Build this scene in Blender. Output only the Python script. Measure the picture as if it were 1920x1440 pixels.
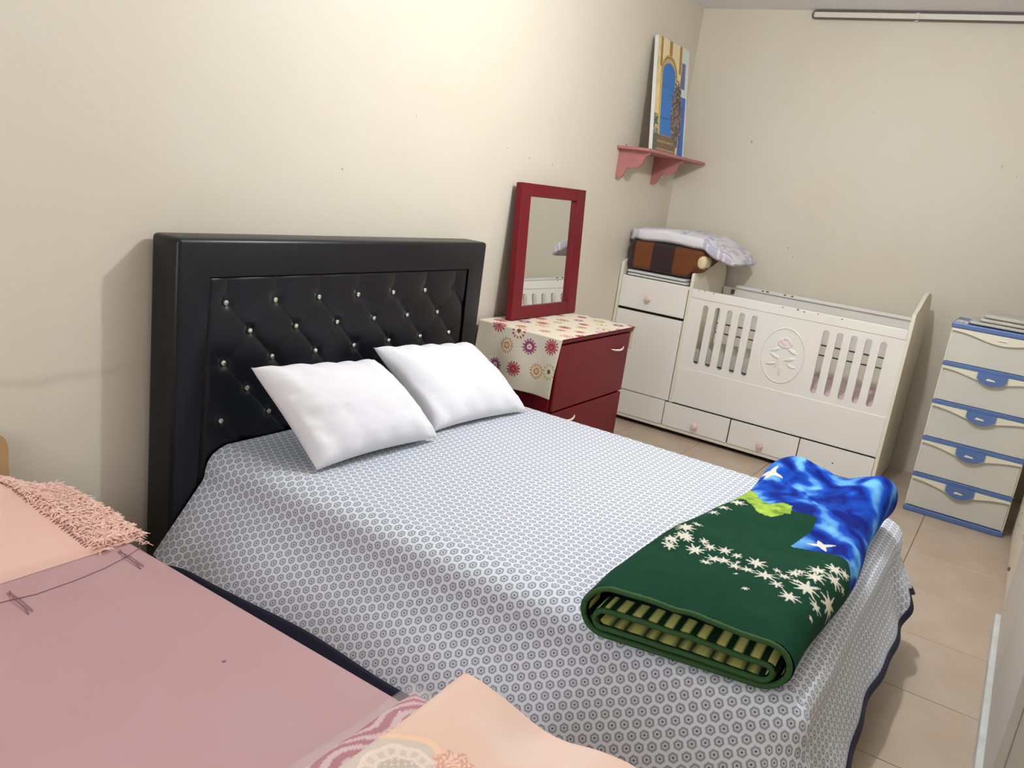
import bpy, bmesh, math, random
import numpy as np
from mathutils import Vector, Matrix
random.seed(7); rng = np.random.default_rng(7)
SC = bpy.context.scene
COL = SC.collection
for o in list(bpy.data.objects): bpy.data.objects.remove(o)

# ------------------------------------------------------------------ camera
CAM = Vector((-5.65947, -2.33568, 1.51880))
CR = Vector((0.54718857, -0.82671818, 0.13084999))
CU = Vector((0.13668716, 0.24249128, 0.96047624))
CD = Vector((0.82577315, 0.5076761, -0.24569022))
cd_ = bpy.data.cameras.new('camera'); cam = bpy.data.objects.new('camera', cd_); COL.objects.link(cam)
cd_.sensor_fit = 'HORIZONTAL'; cd_.sensor_width = 36; cd_.lens = 1508.46 / 1920 * 36
cd_.clip_start = .02; cd_.clip_end = 50
M3 = Matrix((CR, CU, -CD)).transposed()
cam.matrix_world = Matrix.Translation(CAM) @ M3.to_4x4()
SC.camera = cam

# ------------------------------------------------------------------ world, light, exposure
w = bpy.data.worlds.new('world'); SC.world = w; w.use_nodes = True
w.node_tree.nodes['Background'].inputs[0].default_value = (.80, .88, 1, 1)
w.node_tree.nodes['Background'].inputs[1].default_value = .3
SC.view_settings.view_transform = 'Standard'; SC.view_settings.look = 'None'
SC.view_settings.gamma = 1; SC.view_settings.use_curve_mapping = False
SC.view_settings.exposure = 0.10
LAMP = Vector((-2.67, -1.58, 2.56))
LAMP_W = 87
ld = bpy.data.lights.new('bulb_light', 'POINT'); ld.energy = LAMP_W; ld.color = (.915, .96, 1.0); ld.shadow_soft_size = .05
lo = bpy.data.objects.new('bulb_light', ld); lo.location = LAMP; COL.objects.link(lo)
# fill light added to soften shadows, in an added window behind the camera
WIN = dict(y0=-1.75, y1=-.55, z0=1.05, z1=2.25, x=-6.36)
wd = bpy.data.lights.new('added_window_fill', 'AREA'); wd.shape = 'RECTANGLE'; wd.size = 1.15; wd.size_y = 1.15
wd.energy = 24; wd.color = (.90, .95, 1.0)
wo = bpy.data.objects.new('added_window_fill', wd); wo.location = (-6.42, -1.15, 1.65)
wo.rotation_euler = (0, math.radians(-90), 0); COL.objects.link(wo)

# ------------------------------------------------------------------ materials
def lin(c):
    return tuple(((v / 255) / 12.92 if v / 255 <= .04045 else ((v / 255 + .055) / 1.055) ** 2.4) for v in c)
def mat(name, rgb, rough=.6, metal=0, spec=.5, noise=None, bump=None, sheen=0, attr=None, coat=0):
    """rgb sRGB 0-255; noise=(scale, second rgb, amount); bump=(scale, strength, distance)"""
    m = bpy.data.materials.new(name); m.use_nodes = True
    nt = m.node_tree; b = nt.nodes['Principled BSDF']
    b.inputs['Base Color'].default_value = (*lin(rgb), 1)
    b.inputs['Roughness'].default_value = rough; b.inputs['Metallic'].default_value = metal
    b.inputs['Specular IOR Level'].default_value = spec
    if sheen:
        b.inputs['Sheen Weight'].default_value = sheen; b.inputs['Sheen Roughness'].default_value = .4
    if coat: b.inputs['Coat Weight'].default_value = coat
    tc = nt.nodes.new('ShaderNodeNewGeometry') if False else nt.nodes.new('ShaderNodeTexCoord')
    out = None
    if attr:
        a = nt.nodes.new('ShaderNodeAttribute'); a.attribute_name = attr; out = a.outputs['Color']
    if noise:
        n = nt.nodes.new('ShaderNodeTexNoise'); n.inputs['Scale'].default_value = noise[0]; n.inputs['Detail'].default_value = 5
        nt.links.new(tc.outputs['Object'], n.inputs['Vector'])
        r = nt.nodes.new('ShaderNodeMapRange'); r.inputs[1].default_value = .35; r.inputs[2].default_value = .7
        r.inputs[3].default_value = 0; r.inputs[4].default_value = noise[2]
        nt.links.new(n.outputs['Fac'], r.inputs[0])
        mx = nt.nodes.new('ShaderNodeMix'); mx.data_type = 'RGBA'
        nt.links.new(r.outputs[0], mx.inputs[0])
        if out: nt.links.new(out, mx.inputs[6])
        else: mx.inputs[6].default_value = (*lin(rgb), 1)
        mx.inputs[7].default_value = (*lin(noise[1]), 1)
        out = mx.outputs[2]
    if out: nt.links.new(out, b.inputs['Base Color'])
    if bump:
        n = nt.nodes.new('ShaderNodeTexNoise'); n.inputs['Scale'].default_value = bump[0]; n.inputs['Detail'].default_value = 4
        nt.links.new(tc.outputs['Object'], n.inputs['Vector'])
        bp = nt.nodes.new('ShaderNodeBump'); bp.inputs['Strength'].default_value = bump[1]; bp.inputs['Distance'].default_value = bump[2]
        nt.links.new(n.outputs['Fac'], bp.inputs['Height']); nt.links.new(bp.outputs[0], b.inputs['Normal'])
    return m

M = {}
M['wall'] = mat('cream_wall_paint', (217, 209, 192), .55, noise=(1.3, (213, 203, 183), .7), bump=(60, .12, .004))
M['ceiling'] = mat('ceiling_paint', (238, 236, 238), .9, bump=(90, .5, .006))
M['grout'] = mat('grout', (120, 98, 72), .9)
M['tile'] = mat('beige_tile', (188, 170, 149), .3, noise=(5, (174, 154, 132), .8))
M['leather'] = mat('black_leather', (14, 15, 21), .36, spec=.4, bump=(220, .08, .002))
M['crystal'] = mat('crystal', (235, 232, 220), .12, metal=.85)
M['navy'] = mat('navy_hem', (20, 24, 48), .85)
M['pillow'] = mat('white_cotton', (234, 233, 236), .9, bump=(120, .08, .002))
M['mattress'] = mat('mattress_ticking', (215, 212, 205), .9)
M['mauve'] = mat('mauve_cover', (187, 150, 152), .62, noise=(4, (180, 142, 142), .6), bump=(35, .12, .004))
M['mauve_thread'] = mat('mauve_thread', (136, 96, 106), .8)
M['tanwood'] = mat('tan_wood', (190, 160, 110), .5, noise=(8, (165, 135, 90), .7))
M['pink'] = mat('pink_blanket', (228, 190, 175), .95, spec=.1, noise=(7, (225, 180, 160), .6), bump=(130, .2, .003))
M['fringe'] = mat('pink_fringe', (246, 206, 190), .95, spec=.1)
M['pinkdark'] = mat('dark_stitch', (120, 72, 72), .9)
M['peach'] = mat('peach_blanket', (232, 196, 168), .95, spec=.1, attr='Col', bump=(140, .2, .003))
M['redstripe'] = mat('red_striped_cloth', (200, 120, 125), .8, attr='Col')
M['red'] = mat('red_lacquer', (112, 10, 26), .45, spec=.3, noise=(3, (98, 8, 20), .6), bump=(25, .06, .003))
M['reddark'] = mat('red_gap', (50, 8, 12), .7)
M['whiteplastic'] = mat('white_plastic', (235, 232, 222), .4)
M['mirror'] = mat('mirror_glass', (232, 234, 228), .0, metal=1)
M['cribwhite'] = mat('crib_white_paint', (236, 233, 227), .42, noise=(2.5, (232, 226, 214), .6))
M['cribcream'] = mat('crib_board', (230, 222, 203), .5)
M['gap'] = mat('dark_gap', (38, 28, 22), .9)  # near-black for gaps and small marks; paints shade on the under-crib strip
M['knob'] = mat('pink_knob', (232, 200, 194), .45)
M['rose'] = mat('rose_paint', (238, 222, 220), .5)
M['chip'] = mat('bare_wood_chip', (110, 85, 65), .9)
M['wallchip'] = mat('wall_chip', (168, 154, 132), .9)
M['bluepl'] = mat('blue_plastic', (86, 112, 162), .38)
M['drawerpl'] = mat('grey_beige_plastic', (204, 201, 188), .4, noise=(3, (194, 194, 186), .6))
M['creampl'] = mat('cream_plastic', (226, 219, 198), .4)
M['greycloth'] = mat('grey_cloth', (185, 182, 172), .95, bump=(60, .3, .004))
M['paper'] = mat('paper', (210, 208, 204), .8)
M['paperink'] = mat('paper_ink', (120, 60, 70), .8)
M['wardrobe'] = mat('wardrobe_white', (206, 200, 190), .45, noise=(2, (196, 190, 178), .7))
M['plinth'] = mat('plinth_white', (214, 218, 212), .5, noise=(14, (178, 172, 158), .5))
M['darkmetal'] = mat('dark_rail_metal', (104, 92, 84), .5)
M['railwhite'] = mat('rail_white', (226, 218, 206), .5)
M['shelf'] = mat('rose_painted_wood', (184, 120, 118), .5, noise=(9, (168, 102, 102), .6))
M['canvasedge'] = mat('canvas_edge', (222, 220, 216), .7)
M['print'] = mat('printed_canvas', (200, 190, 150), .55, attr='Col')
M['brownb'] = mat('brown_blanket', (80, 45, 25), .95, sheen=.2, attr='Col')
M['creamcloth'] = mat('cream_cloth', (214, 198, 160), .9)
M['lilac'] = mat('lilac_sheet', (214, 208, 216), .9, attr='Col', bump=(45, .35, .006))
M['whitecloth'] = mat('white_folded_sheet', (208, 208, 204), .9, bump=(45, .3, .004))
M['cribbed'] = mat('crib_bedding', (222, 200, 204), .9, noise=(14, (212, 184, 194), .8))
M['green'] = mat('plush_print', (20, 70, 45), .9, spec=.15, attr='Col', bump=(160, .25, .003))
M['lining'] = mat('plush_lining', (20, 70, 45), .9, spec=.15, attr='Col', bump=(160, .25, .003))
M['binding'] = mat('green_binding', (46, 84, 40), .85)
M['tablecloth'] = mat('tablecloth_print', (226, 216, 196), .8, attr='Col')
M['bulb'] = mat('bulb_socket', (230, 228, 220), .4)
M['glassframe'] = mat('added_window_frame_white', (225, 224, 220), .4)

# plastic wrap
m = bpy.data.materials.new('clear_plastic'); m.use_nodes = True; b = m.node_tree.nodes['Principled BSDF']
b.inputs['Base Color'].default_value = (.95, .93, .95, 1); b.inputs['Roughness'].default_value = .12
b.inputs['Alpha'].default_value = .16; b.inputs['IOR'].default_value = 1.45
nt = m.node_tree; n = nt.nodes.new('ShaderNodeTexNoise'); n.inputs['Scale'].default_value = 18; n.inputs['Detail'].default_value = 3
tcn = nt.nodes.new('ShaderNodeTexCoord'); nt.links.new(tcn.outputs['Object'], n.inputs['Vector'])
bp = nt.nodes.new('ShaderNodeBump'); bp.inputs['Strength'].default_value = .9; bp.inputs['Distance'].default_value = .02
nt.links.new(n.outputs['Fac'], bp.inputs['Height']); nt.links.new(bp.outputs[0], b.inputs['Normal'])
M['plastic'] = m
# glowing bulb glass
m = bpy.data.materials.new('lit_bulb_glass'); m.use_nodes = True; b = m.node_tree.nodes['Principled BSDF']
b.inputs['Emission Color'].default_value = (1, .96, .9, 1); b.inputs['Emission Strength'].default_value = 3
M['bulbglass'] = m
# glass of the added window behind the camera
m = bpy.data.materials.new('added_window_glass'); m.use_nodes = True; b = m.node_tree.nodes['Principled BSDF']
b.inputs['Alpha'].default_value = .12; b.inputs['Roughness'].default_value = .05
M['winglass'] = m

# wall_left: paint with a stain band low on the left
def add_wall_stain():
    m = M['wall'].copy(); m.name = 'cream_wall_paint_stained'; nt = m.node_tree; b = nt.nodes['Principled BSDF']
    src = b.inputs['Base Color'].links[0].from_socket
    g = nt.nodes.new('ShaderNodeNewGeometry'); sp = nt.nodes.new('ShaderNodeSeparateXYZ'); nt.links.new(g.outputs['Position'], sp.inputs[0])
    def mth(op, a, b_=None, c=None):
        q = nt.nodes.new('ShaderNodeMath'); q.operation = op
        for i, v in enumerate((a, b_, c)):
            if v is None: continue
            if hasattr(v, 'links'): nt.links.new(v, q.inputs[i])
            else: q.inputs[i].default_value = v
        return q.outputs[0]
    nz = nt.nodes.new('ShaderNodeTexNoise'); nz.inputs['Scale'].default_value = 7; nz.inputs['Detail'].default_value = 6
    nt.links.new(g.outputs['Position'], nz.inputs['Vector'])
    zz = mth('ADD', sp.outputs[2], mth('MULTIPLY', mth('SUBTRACT', nz.outputs['Fac'], .5), .06))
    d = mth('DIVIDE', mth('SUBTRACT', zz, .768), .014)
    band = mth('POWER', 2.7, mth('MULTIPLY', mth('MULTIPLY', d, d), -1))
    xr = nt.nodes.new('ShaderNodeMapRange'); xr.inputs[1].default_value = -4.1; xr.inputs[2].default_value = -4.35; nt.links.new(sp.outputs[0], xr.inputs[0])
    f = mth('MULTIPLY', mth('MULTIPLY', band, xr.outputs[0]), .24)
    mx = nt.nodes.new('ShaderNodeMix'); mx.data_type = 'RGBA'; nt.links.new(f, mx.inputs[0]); nt.links.new(src, mx.inputs[6])
    mx.inputs[7].default_value = (*lin((160, 156, 128)), 1); nt.links.new(mx.outputs[2], b.inputs['Base Color'])
    return m
M['wall_stained'] = add_wall_stain()

# bedspread: hexagonal lattice of ringed dots, in cloth coordinates (UV in metres)
def sheet_material():
    m = bpy.data.materials.new('hexagon_dot_bedspread'); m.use_nodes = True; nt = m.node_tree; b = nt.nodes['Principled BSDF']
    b.inputs['Roughness'].default_value = .8; b.inputs['Sheen Weight'].default_value = .15
    uv = nt.nodes.new('ShaderNodeUVMap'); sp = nt.nodes.new('ShaderNodeSeparateXYZ'); nt.links.new(uv.outputs[0], sp.inputs[0])
    def mth(op, a, b_=None, c=None):
        q = nt.nodes.new('ShaderNodeMath'); q.operation = op
        for i, v in enumerate((a, b_, c)):
            if v is None: continue
            if hasattr(v, 'links'): nt.links.new(v, q.inputs[i])
            else: q.inputs[i].default_value = v
        return q.outputs[0]
    S = .0300; H = S * math.sqrt(3)
    def lattice(off):
        fu = mth('SUBTRACT', mth('FRACT', mth('ADD', mth('DIVIDE', sp.outputs[0], S), off)), .5)
        fv = mth('SUBTRACT', mth('FRACT', mth('ADD', mth('DIVIDE', sp.outputs[1], H), off)), .5)
        a = mth('MULTIPLY', fu, S); c = mth('MULTIPLY', fv, H)
        d = mth('SQRT', mth('ADD', mth('MULTIPLY', a, a), mth('MULTIPLY', c, c)))
        ang = mth('ARCTAN2', c, a)
        return d, ang
    d1, a1 = lattice(0.0); d2, a2 = lattice(.5)
    d = mth('MINIMUM', d1, d2)
    isA = mth('LESS_THAN', d1, d2)
    ang = mth('ADD', mth('MULTIPLY', a1, isA), mth('MULTIPLY', a2, mth('SUBTRACT', 1, isA)))
    d = mth('ADD', d, mth('MULTIPLY', mth('COSINE', mth('MULTIPLY', ang, 6)), .0007))
    def ss(x, e0, e1):
        r = nt.nodes.new('ShaderNodeMapRange'); r.interpolation_type = 'SMOOTHSTEP'
        nt.links.new(x, r.inputs[0]); r.inputs[1].default_value = e0; r.inputs[2].default_value = e1; return r.outputs[0]
    dot = mth('SUBTRACT', 1, ss(d, .0020, .0034))
    ring = mth('MULTIPLY', ss(d, .0056, .0072), mth('SUBTRACT', 1, ss(d, .0106, .0124)))
    inner = mth('MULTIPLY', mth('SUBTRACT', 1, ss(d, .0070, .0085)), .16)
    f = mth('MAXIMUM', mth('MULTIPLY', dot, .95), mth('MAXIMUM', mth('MULTIPLY', ring, .60), inner))
    mx = nt.nodes.new('ShaderNodeMix'); mx.data_type = 'RGBA'; nt.links.new(f, mx.inputs[0])
    mx.inputs[6].default_value = (*lin((221, 225, 233)), 1); mx.inputs[7].default_value = (*lin((44, 47, 62)), 1)
    nt.links.new(mx.outputs[2], b.inputs['Base Color'])
    n = nt.nodes.new('ShaderNodeTexNoise'); n.inputs['Scale'].default_value = 14; nt.links.new(uv.outputs[0], n.inputs['Vector'])
    bp = nt.nodes.new('ShaderNodeBump'); bp.inputs['Strength'].default_value = .15; bp.inputs['Distance'].default_value = .01
    nt.links.new(n.outputs['Fac'], bp.inputs['Height']); nt.links.new(bp.outputs[0], b.inputs['Normal'])
    return m
M['sheet'] = sheet_material()

# ------------------------------------------------------------------ mesh helpers
def link(o): COL.objects.link(o); return o
def tag(o, label, cat, group=None, kind=None):
    o['label'] = label; o['category'] = cat
    if group: o['group'] = group
    if kind: o['kind'] = kind
    return o
def thing(name, label, cat, loc, group=None):
    o = bpy.data.objects.new(name, None); o.location = loc; o.empty_display_size = .1; link(o)
    return tag(o, label, cat, group)
def attach(o, parent):
    o.parent = parent
    if parent.type == 'EMPTY': o.matrix_parent_inverse = Matrix.Translation(-Vector(parent.location))
    else:
        o.matrix_parent_inverse = Matrix.Translation(-Vector(parent.get('_org', (0, 0, 0))))
def finish(name, me, material, parent=None, smooth=False, base=False):
    for p in me.polygons: p.use_smooth = smooth
    if material: me.materials.append(material)
    o = bpy.data.objects.new(name, me); link(o)
    if parent is not None: attach(o, parent)
    elif base:
        co = np.empty(len(me.vertices) * 3); me.vertices.foreach_get('co', co); co = co.reshape(-1, 3)
        org = np.array([(co[:, 0].min() + co[:, 0].max()) / 2, (co[:, 1].min() + co[:, 1].max()) / 2, co[:, 2].min()])
        me.vertices.foreach_set('co', (co - org).ravel()); me.update(); o.location = org; o['_org'] = tuple(float(v) for v in org)
    return o
class B:
    def __init__(s): s.bm = bmesh.new()
    def box(s, x0, x1, y0, y1, z0, z1, bev=0, seg=2, rot=None):
        g = bmesh.ops.create_cube(s.bm, size=1)['verts']
        bmesh.ops.scale(s.bm, vec=(abs(x1 - x0), abs(y1 - y0), abs(z1 - z0)), verts=g)
        if rot: bmesh.ops.rotate(s.bm, cent=(0, 0, 0), matrix=rot, verts=g)
        bmesh.ops.translate(s.bm, vec=((x0 + x1) / 2, (y0 + y1) / 2, (z0 + z1) / 2), verts=g)
        if bev:
            es = list({e for v in g for e in v.link_edges})
            bmesh.ops.bevel(s.bm, geom=es, offset=bev, segments=seg, profile=.5, affect='EDGES')
        return s
    def prism(s, poly, axis, a, b, holes=None):
        """poly: list of 2D pts in the other two axes (cyclic order x->yz, y->xz, z->xy)"""
        def P(p, t):
            return {'x': (t, p[0], p[1]), 'y': (p[0], t, p[1]), 'z': (p[0], p[1], t)}[axis]
        A = [s.bm.verts.new(P(p, a)) for p in poly]; Bv = [s.bm.verts.new(P(p, b)) for p in poly]
        n = len(poly)
        s.bm.faces.new(A); s.bm.faces.new(Bv[::-1])
        for i in range(n): s.bm.faces.new((A[i], Bv[i], Bv[(i + 1) % n], A[(i + 1) % n]))
        return s
    def tube(s, path, r, n=8, closed=False, cap=True):
        path = [Vector(p) for p in path]; rings = []
        N = len(path); up = Vector((0, 0, 1))
        for i, p in enumerate(path):
            a = path[(i - 1) % N] if (closed or i > 0) else p; c = path[(i + 1) % N] if (closed or i < N - 1) else p
            t = (c - a).normalized(); q = up if abs(t.z) < .95 else Vector((1, 0, 0))
            u = t.cross(q).normalized(); v = u.cross(t)
            rr = r[i] if isinstance(r, (list, tuple)) else r
            rings.append([s.bm.verts.new(p + (u * math.cos(2 * math.pi * k / n) + v * math.sin(2 * math.pi * k / n)) * rr) for k in range(n)])
        for i in range(N if closed else N - 1):
            A, C = rings[i], rings[(i + 1) % N]
            for k in range(n): s.bm.faces.new((A[k], A[(k + 1) % n], C[(k + 1) % n], C[k]))
        if cap and not closed:
            s.bm.faces.new(rings[0][::-1]); s.bm.faces.new(rings[-1])
        return s
    def lathe(s, prof, c, axis='z', n=16):
        """prof: (radius, height) pairs"""
        rings = []
        for r, h in prof:
            ring = []
            for k in range(n):
                a = 2 * math.pi * k / n; x, y = r * math.cos(a), r * math.sin(a)
                d = {'z': (x, y, h), 'x': (h, x, y), 'y': (x, h, y)}[axis]
                ring.append(s.bm.verts.new(Vector(c) + Vector(d)))
            rings.append(ring)
        for A, C in zip(rings, rings[1:]):
            for k in range(n): s.bm.faces.new((A[k], A[(k + 1) % n], C[(k + 1) % n], C[k]))
        s.bm.faces.new(rings[0][::-1]); s.bm.faces.new(rings[-1])
        return s
    def build(s, name, material, parent=None, smooth=False, base=False):
        bmesh.ops.recalc_face_normals(s.bm, faces=s.bm.faces)
        me = bpy.data.meshes.new(name); s.bm.to_mesh(me); s.bm.free()
        o = finish(name, me, material, parent, smooth, base)
        if smooth: me.set_sharp_from_angle(angle=math.radians(40))
        return o
def grid_obj(name, P, material, parent=None, closed_u=False, closed_v=False, col=None, uv=None, smooth=True, base=False, flip=False):
    """P: (n, m, 3) array of points"""
    P = np.asarray(P, float); n, m = P.shape[:2]
    me = bpy.data.meshes.new(name)
    nu = n if closed_u else n - 1; mv = m if closed_v else m - 1
    I, J = np.meshgrid(np.arange(nu), np.arange(mv), indexing='ij')
    I2, J2 = (I + 1) % n, (J + 1) % m
    q = np.stack([I * m + J, I2 * m + J, I2 * m + J2, I * m + J2], -1).reshape(-1, 4)
    if flip: q = q[:, ::-1]
    me.from_pydata(P.reshape(-1, 3).tolist(), [], q.tolist())
    if col is not None:
        c = np.ones((n * m, 4)); c[:, :3] = np.asarray(col).reshape(-1, 3)
        a = me.color_attributes.new('Col', 'FLOAT_COLOR', 'POINT'); a.data.foreach_set('color', c.ravel())
    if uv is not None:
        l = me.uv_layers.new(name='UVMap'); U = np.asarray(uv).reshape(-1, 2)
        l.data.foreach_set('uv', U[q.ravel()].ravel())
    return finish(name, me, material, parent, smooth, base)
def instance(o, name=None, parent=None):
    c = o.copy(); link(c)
    if parent is not None: c.parent = parent
    return c
def L3(c): return np.array(lin(c))
def vnoise(x, y, seed=0):
    x = np.asarray(x, float); y = np.asarray(y, float)
    xi = np.floor(x).astype(int); yi = np.floor(y).astype(int); fx = x - xi; fy = y - yi
    fx = fx * fx * (3 - 2 * fx); fy = fy * fy * (3 - 2 * fy)
    def h(a, b):
        v = np.sin(a * 127.1 + b * 311.7 + seed * 74.7) * 43758.5453; return v - np.floor(v)
    return (h(xi, yi) * (1 - fx) + h(xi + 1, yi) * fx) * (1 - fy) + (h(xi, yi + 1) * (1 - fx) + h(xi + 1, yi + 1) * fx) * fy
def fbm(x, y, seed=0): return .55 * vnoise(x, y, seed) + .3 * vnoise(2 * x, 2 * y, seed + 1) + .15 * vnoise(4 * x, 4 * y, seed + 2)
def sstep(x, a, b):
    t = np.clip((np.asarray(x, float) - a) / (b - a), 0, 1); return t * t * (3 - 2 * t)
def inpoly(x, y, poly):
    r = np.zeros(np.shape(x), bool); n = len(poly)
    for i in range(n):
        x0, y0 = poly[i]; x1, y1 = poly[(i + 1) % n]
        c = ((y0 > y) != (y1 > y)) & (x < (x1 - x0) * (y - y0) / (y1 - y0 + 1e-12) + x0); r ^= c
    return r

# ------------------------------------------------------------------ room shell
WY = .015; FX = lambda y: -.04 * y; RH = 2.817; BX = -6.4; RY = -3.17
def struct(o): o['kind'] = 'structure'; return o
wl = struct(B().box(BX - .1, .3, WY, WY + .12, -.05, RH + .1).build('wall_left', M['wall_stained']))
wf = struct(B().prism([(FX(WY), WY + .12), (FX(RY - .1), RY - .1), (FX(RY) + .12, RY - .1), (FX(WY) + .12, WY + .12)], 'z', -.05, RH + .1).build('wall_far', M['wall']))
struct(B().box(BX - .1, .3, RY - .12, RY, -.05, RH + .1).build('wall_right', M['wall']))
W = WIN
bw = B()
bw.box(BX - .12, BX, RY - .1, W['y0'], -.05, RH + .1); bw.box(BX - .12, BX, W['y1'], WY + .1, -.05, RH + .1)
bw.box(BX - .12, BX, W['y0'], W['y1'], -.05, W['z0']); bw.box(BX - .12, BX, W['y0'], W['y1'], W['z1'], RH + .1)
struct(bw.build('wall_back', M['wall']))
win = struct(B().box(BX - .07, BX - .02, W['y0'], W['y0'] + .05, W['z0'], W['z1']).box(BX - .07, BX - .02, W['y1'] - .05, W['y1'], W['z0'], W['z1'])
       .box(BX - .07, BX - .02, W['y0'], W['y1'], W['z0'], W['z0'] + .05).box(BX - .07, BX - .02, W['y0'], W['y1'], W['z1'] - .05, W['z1'])
       .box(BX - .07, BX - .02, -1.17, -1.13, W['z0'], W['z1']).build('added_window_1', M['glassframe']))  # added window, out of view, put in for the fill light
for a, c in ((W['y0'] + .05, -1.17), (-1.13, W['y1'] - .05)):
    B().box(BX - .05, BX - .045, a, c, W['z0'] + .05, W['z1'] - .05).build('pane', M['winglass'], win)
struct(B().box(BX - .1, .3, RY - .1, WY + .1, RH, RH + .1).build('ceiling', M['ceiling']))
fl = struct(B().box(BX - .1, .3, RY - .1, WY + .1, -.06, -.004).build('floor', M['grout']))
# floor tiles: 46 cm, joints at y = -2.137 and x = -1.39 -0.46 k
T = .46
tile_me = {}
def tile(x0, x1, y0, y1):
    key = (round(x1 - x0, 3), round(y1 - y0, 3))
    if key not in tile_me:
        a, c = key; bb = B().box(-a / 2, a / 2, -c / 2, c / 2, -.008, 0, .0015, 1)
        me = bpy.data.meshes.new('tile'); bb.bm.to_mesh(me); bb.bm.free(); me.materials.append(M['tile']); tile_me[key] = me
    o = bpy.data.objects.new('tile', tile_me[key]); link(o); o.location = ((x0 + x1) / 2, (y0 + y1) / 2, 0); o.parent = fl
xs = [-1.392 + T * k for k in range(-11, 5)]; ys = [-2.137 + T * k for k in range(-3, 6)]
for i in range(len(xs) - 1):
    for j in range(len(ys) - 1):
        x0, x1 = max(xs[i], BX), min(xs[i + 1], .08); y0, y1 = max(ys[j], RY), min(ys[j + 1], WY)
        if x1 - x0 > .02 and y1 - y0 > .02: tile(x0 + .0015, x1 - .0015, y0 + .0015, y1 - .0015)
# small chips and nail holes in the wall paint
def chip(x, y, z, a, parent, on):
    a *= .6
    pts = [(math.cos(t) * a * random.uniform(.5, 1.1) * .7, math.sin(t) * a * random.uniform(.6, 1.2)) for t in np.linspace(0, 6.28, 8)[:-1]]
    if on == 'y': B().prism([(x + p, z + q) for p, q in pts], 'y', WY - .0012, WY + .002).build('paint_chip', M['wallchip'], parent)
    else: B().prism([(y + p, z + q) for p, q in pts], 'x', FX(y) - .0012, FX(y) + .002).build('paint_chip', M['wallchip'], parent)
for x, z, a in ((-3.309, 1.466, .010), (-1.969, 1.632, .010), (-2.184, 1.661, .008), (-1.727, 1.617, .008), (-3.73, 1.19, .006), (-2.9, 1.72, .005)): chip(x, 0, z, a, wl, 'y')
for y, z, a in ((-2.002, 1.968, .011), (-.493, 1.974, .017), (-.88, 1.308, .011), (-1.224, 2.223, .009), (-2.09, 1.917, .008), (-.92, 1.25, .008)): chip(0, y, z, a, wf, 'x')

# ------------------------------------------------------------------ ceiling lamp (out of view above)
cl = thing('ceiling_lamp', 'bare round bulb hanging in a white socket from the ceiling', 'lamp', (LAMP.x, LAMP.y, RH))
B().lathe([(.05, 0), (.05, -.02), (.03, -.03)], (LAMP.x, LAMP.y, RH)).build('ceiling_rose', M['bulb'], cl, True)
B().tube([(LAMP.x, LAMP.y, RH - .03), (LAMP.x, LAMP.y, RH - .08)], .006).build('cord', M['bulb'], cl)
B().lathe([(.02, 0), (.022, -.05), (.018, -.055)], (LAMP.x, LAMP.y, RH - .07)).build('socket', M['bulb'], cl, True)
B().lathe([(.012, 0), (.026, -.02), (.034, -.045), (.026, -.07), (.006, -.08)], (LAMP.x, LAMP.y, RH - .12)).build('bulb', M['bulbglass'], cl, True)

# ------------------------------------------------------------------ bed with tufted headboard
HX0, HX1, HT, HH = -4.131, -2.479, -.141, 1.2104
PX0, PX1, PZ1, PZ0 = -4.027, -2.590, 1.1028, .30
bed = thing('bed', 'double bed with black tufted leather headboard against the left wall', 'bed', (-3.3, -1.1, 0))
hb = B()
hb.prism([(HX0, 0), (PX0, 0), (PX0, PZ1), (PX1, PZ1), (PX1, 0), (HX1, 0), (HX1, HH), (HX0, HH)], 'y', HT, -.004)
bmesh.ops.bevel(hb.bm, geom=list(hb.bm.edges), offset=.016, segments=3, profile=.5, affect='EDGES')
hb.box(PX0 - .02, PX1 + .02, -.07, -.010, .1, PZ1 + .01)
headboard = hb.build('headboard', M['leather'], bed, True)
n, m_ = 300, 170
X, Z = np.meshgrid(np.linspace(PX0, PX1, n), np.linspace(PZ0, PZ1, m_), indexing='ij')
bx, bz, sx, sz = -3.936, .997, .2078, .2065
A_ = (X - bx) / sx + (Z - bz) / sz; B_ = (X - bx) / sx - (Z - bz) / sz
def crease(t, p): return np.abs(np.sin(np.pi * t)) ** p
hin = (crease(A_, .22) * .8 + .2) * (crease(B_, .6) * .12 + .88)
da = A_ - np.round(A_); db = B_ - np.round(B_)
dist = np.sqrt(da ** 2 + db ** 2)
hin = hin * (1 - .75 * np.exp(-(dist / .13) ** 2))
U_ = (X - bx) / sx; pleat = .55 + .45 * crease(U_, .5)
du = np.sqrt(((U_ - np.round(U_)) * sx) ** 2 + (Z - bz) ** 2)
top = pleat * (1 - .75 * np.exp(-(du / .028) ** 2))
k = sstep(Z, bz - .01, bz + .03)
h_ = hin * (1 - k) + top * k
V_ = (Z - bz) / sz; left = .7 + .3 * crease(V_, .5)
k = sstep(X, bx - .01, bx - .05) if False else 1 - sstep(X, bx - .05, bx + .0)
h_ = h_ * (1 - k) + left * k * (1 - .7 * np.exp(-(((V_ - np.round(V_)) * sz) ** 2 + (X - bx) ** 2) / .028 ** 2))
edge = np.minimum(np.minimum(X - PX0, PX1 - X), PZ1 - Z); h_ = h_ * sstep(edge, -.005, .03)
Yp = -.119 - .019 * h_
grid_obj('tufted_panel', np.stack([X, Yp, Z], -1), M['leather'], headboard)
btn = None
rows = []
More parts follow.
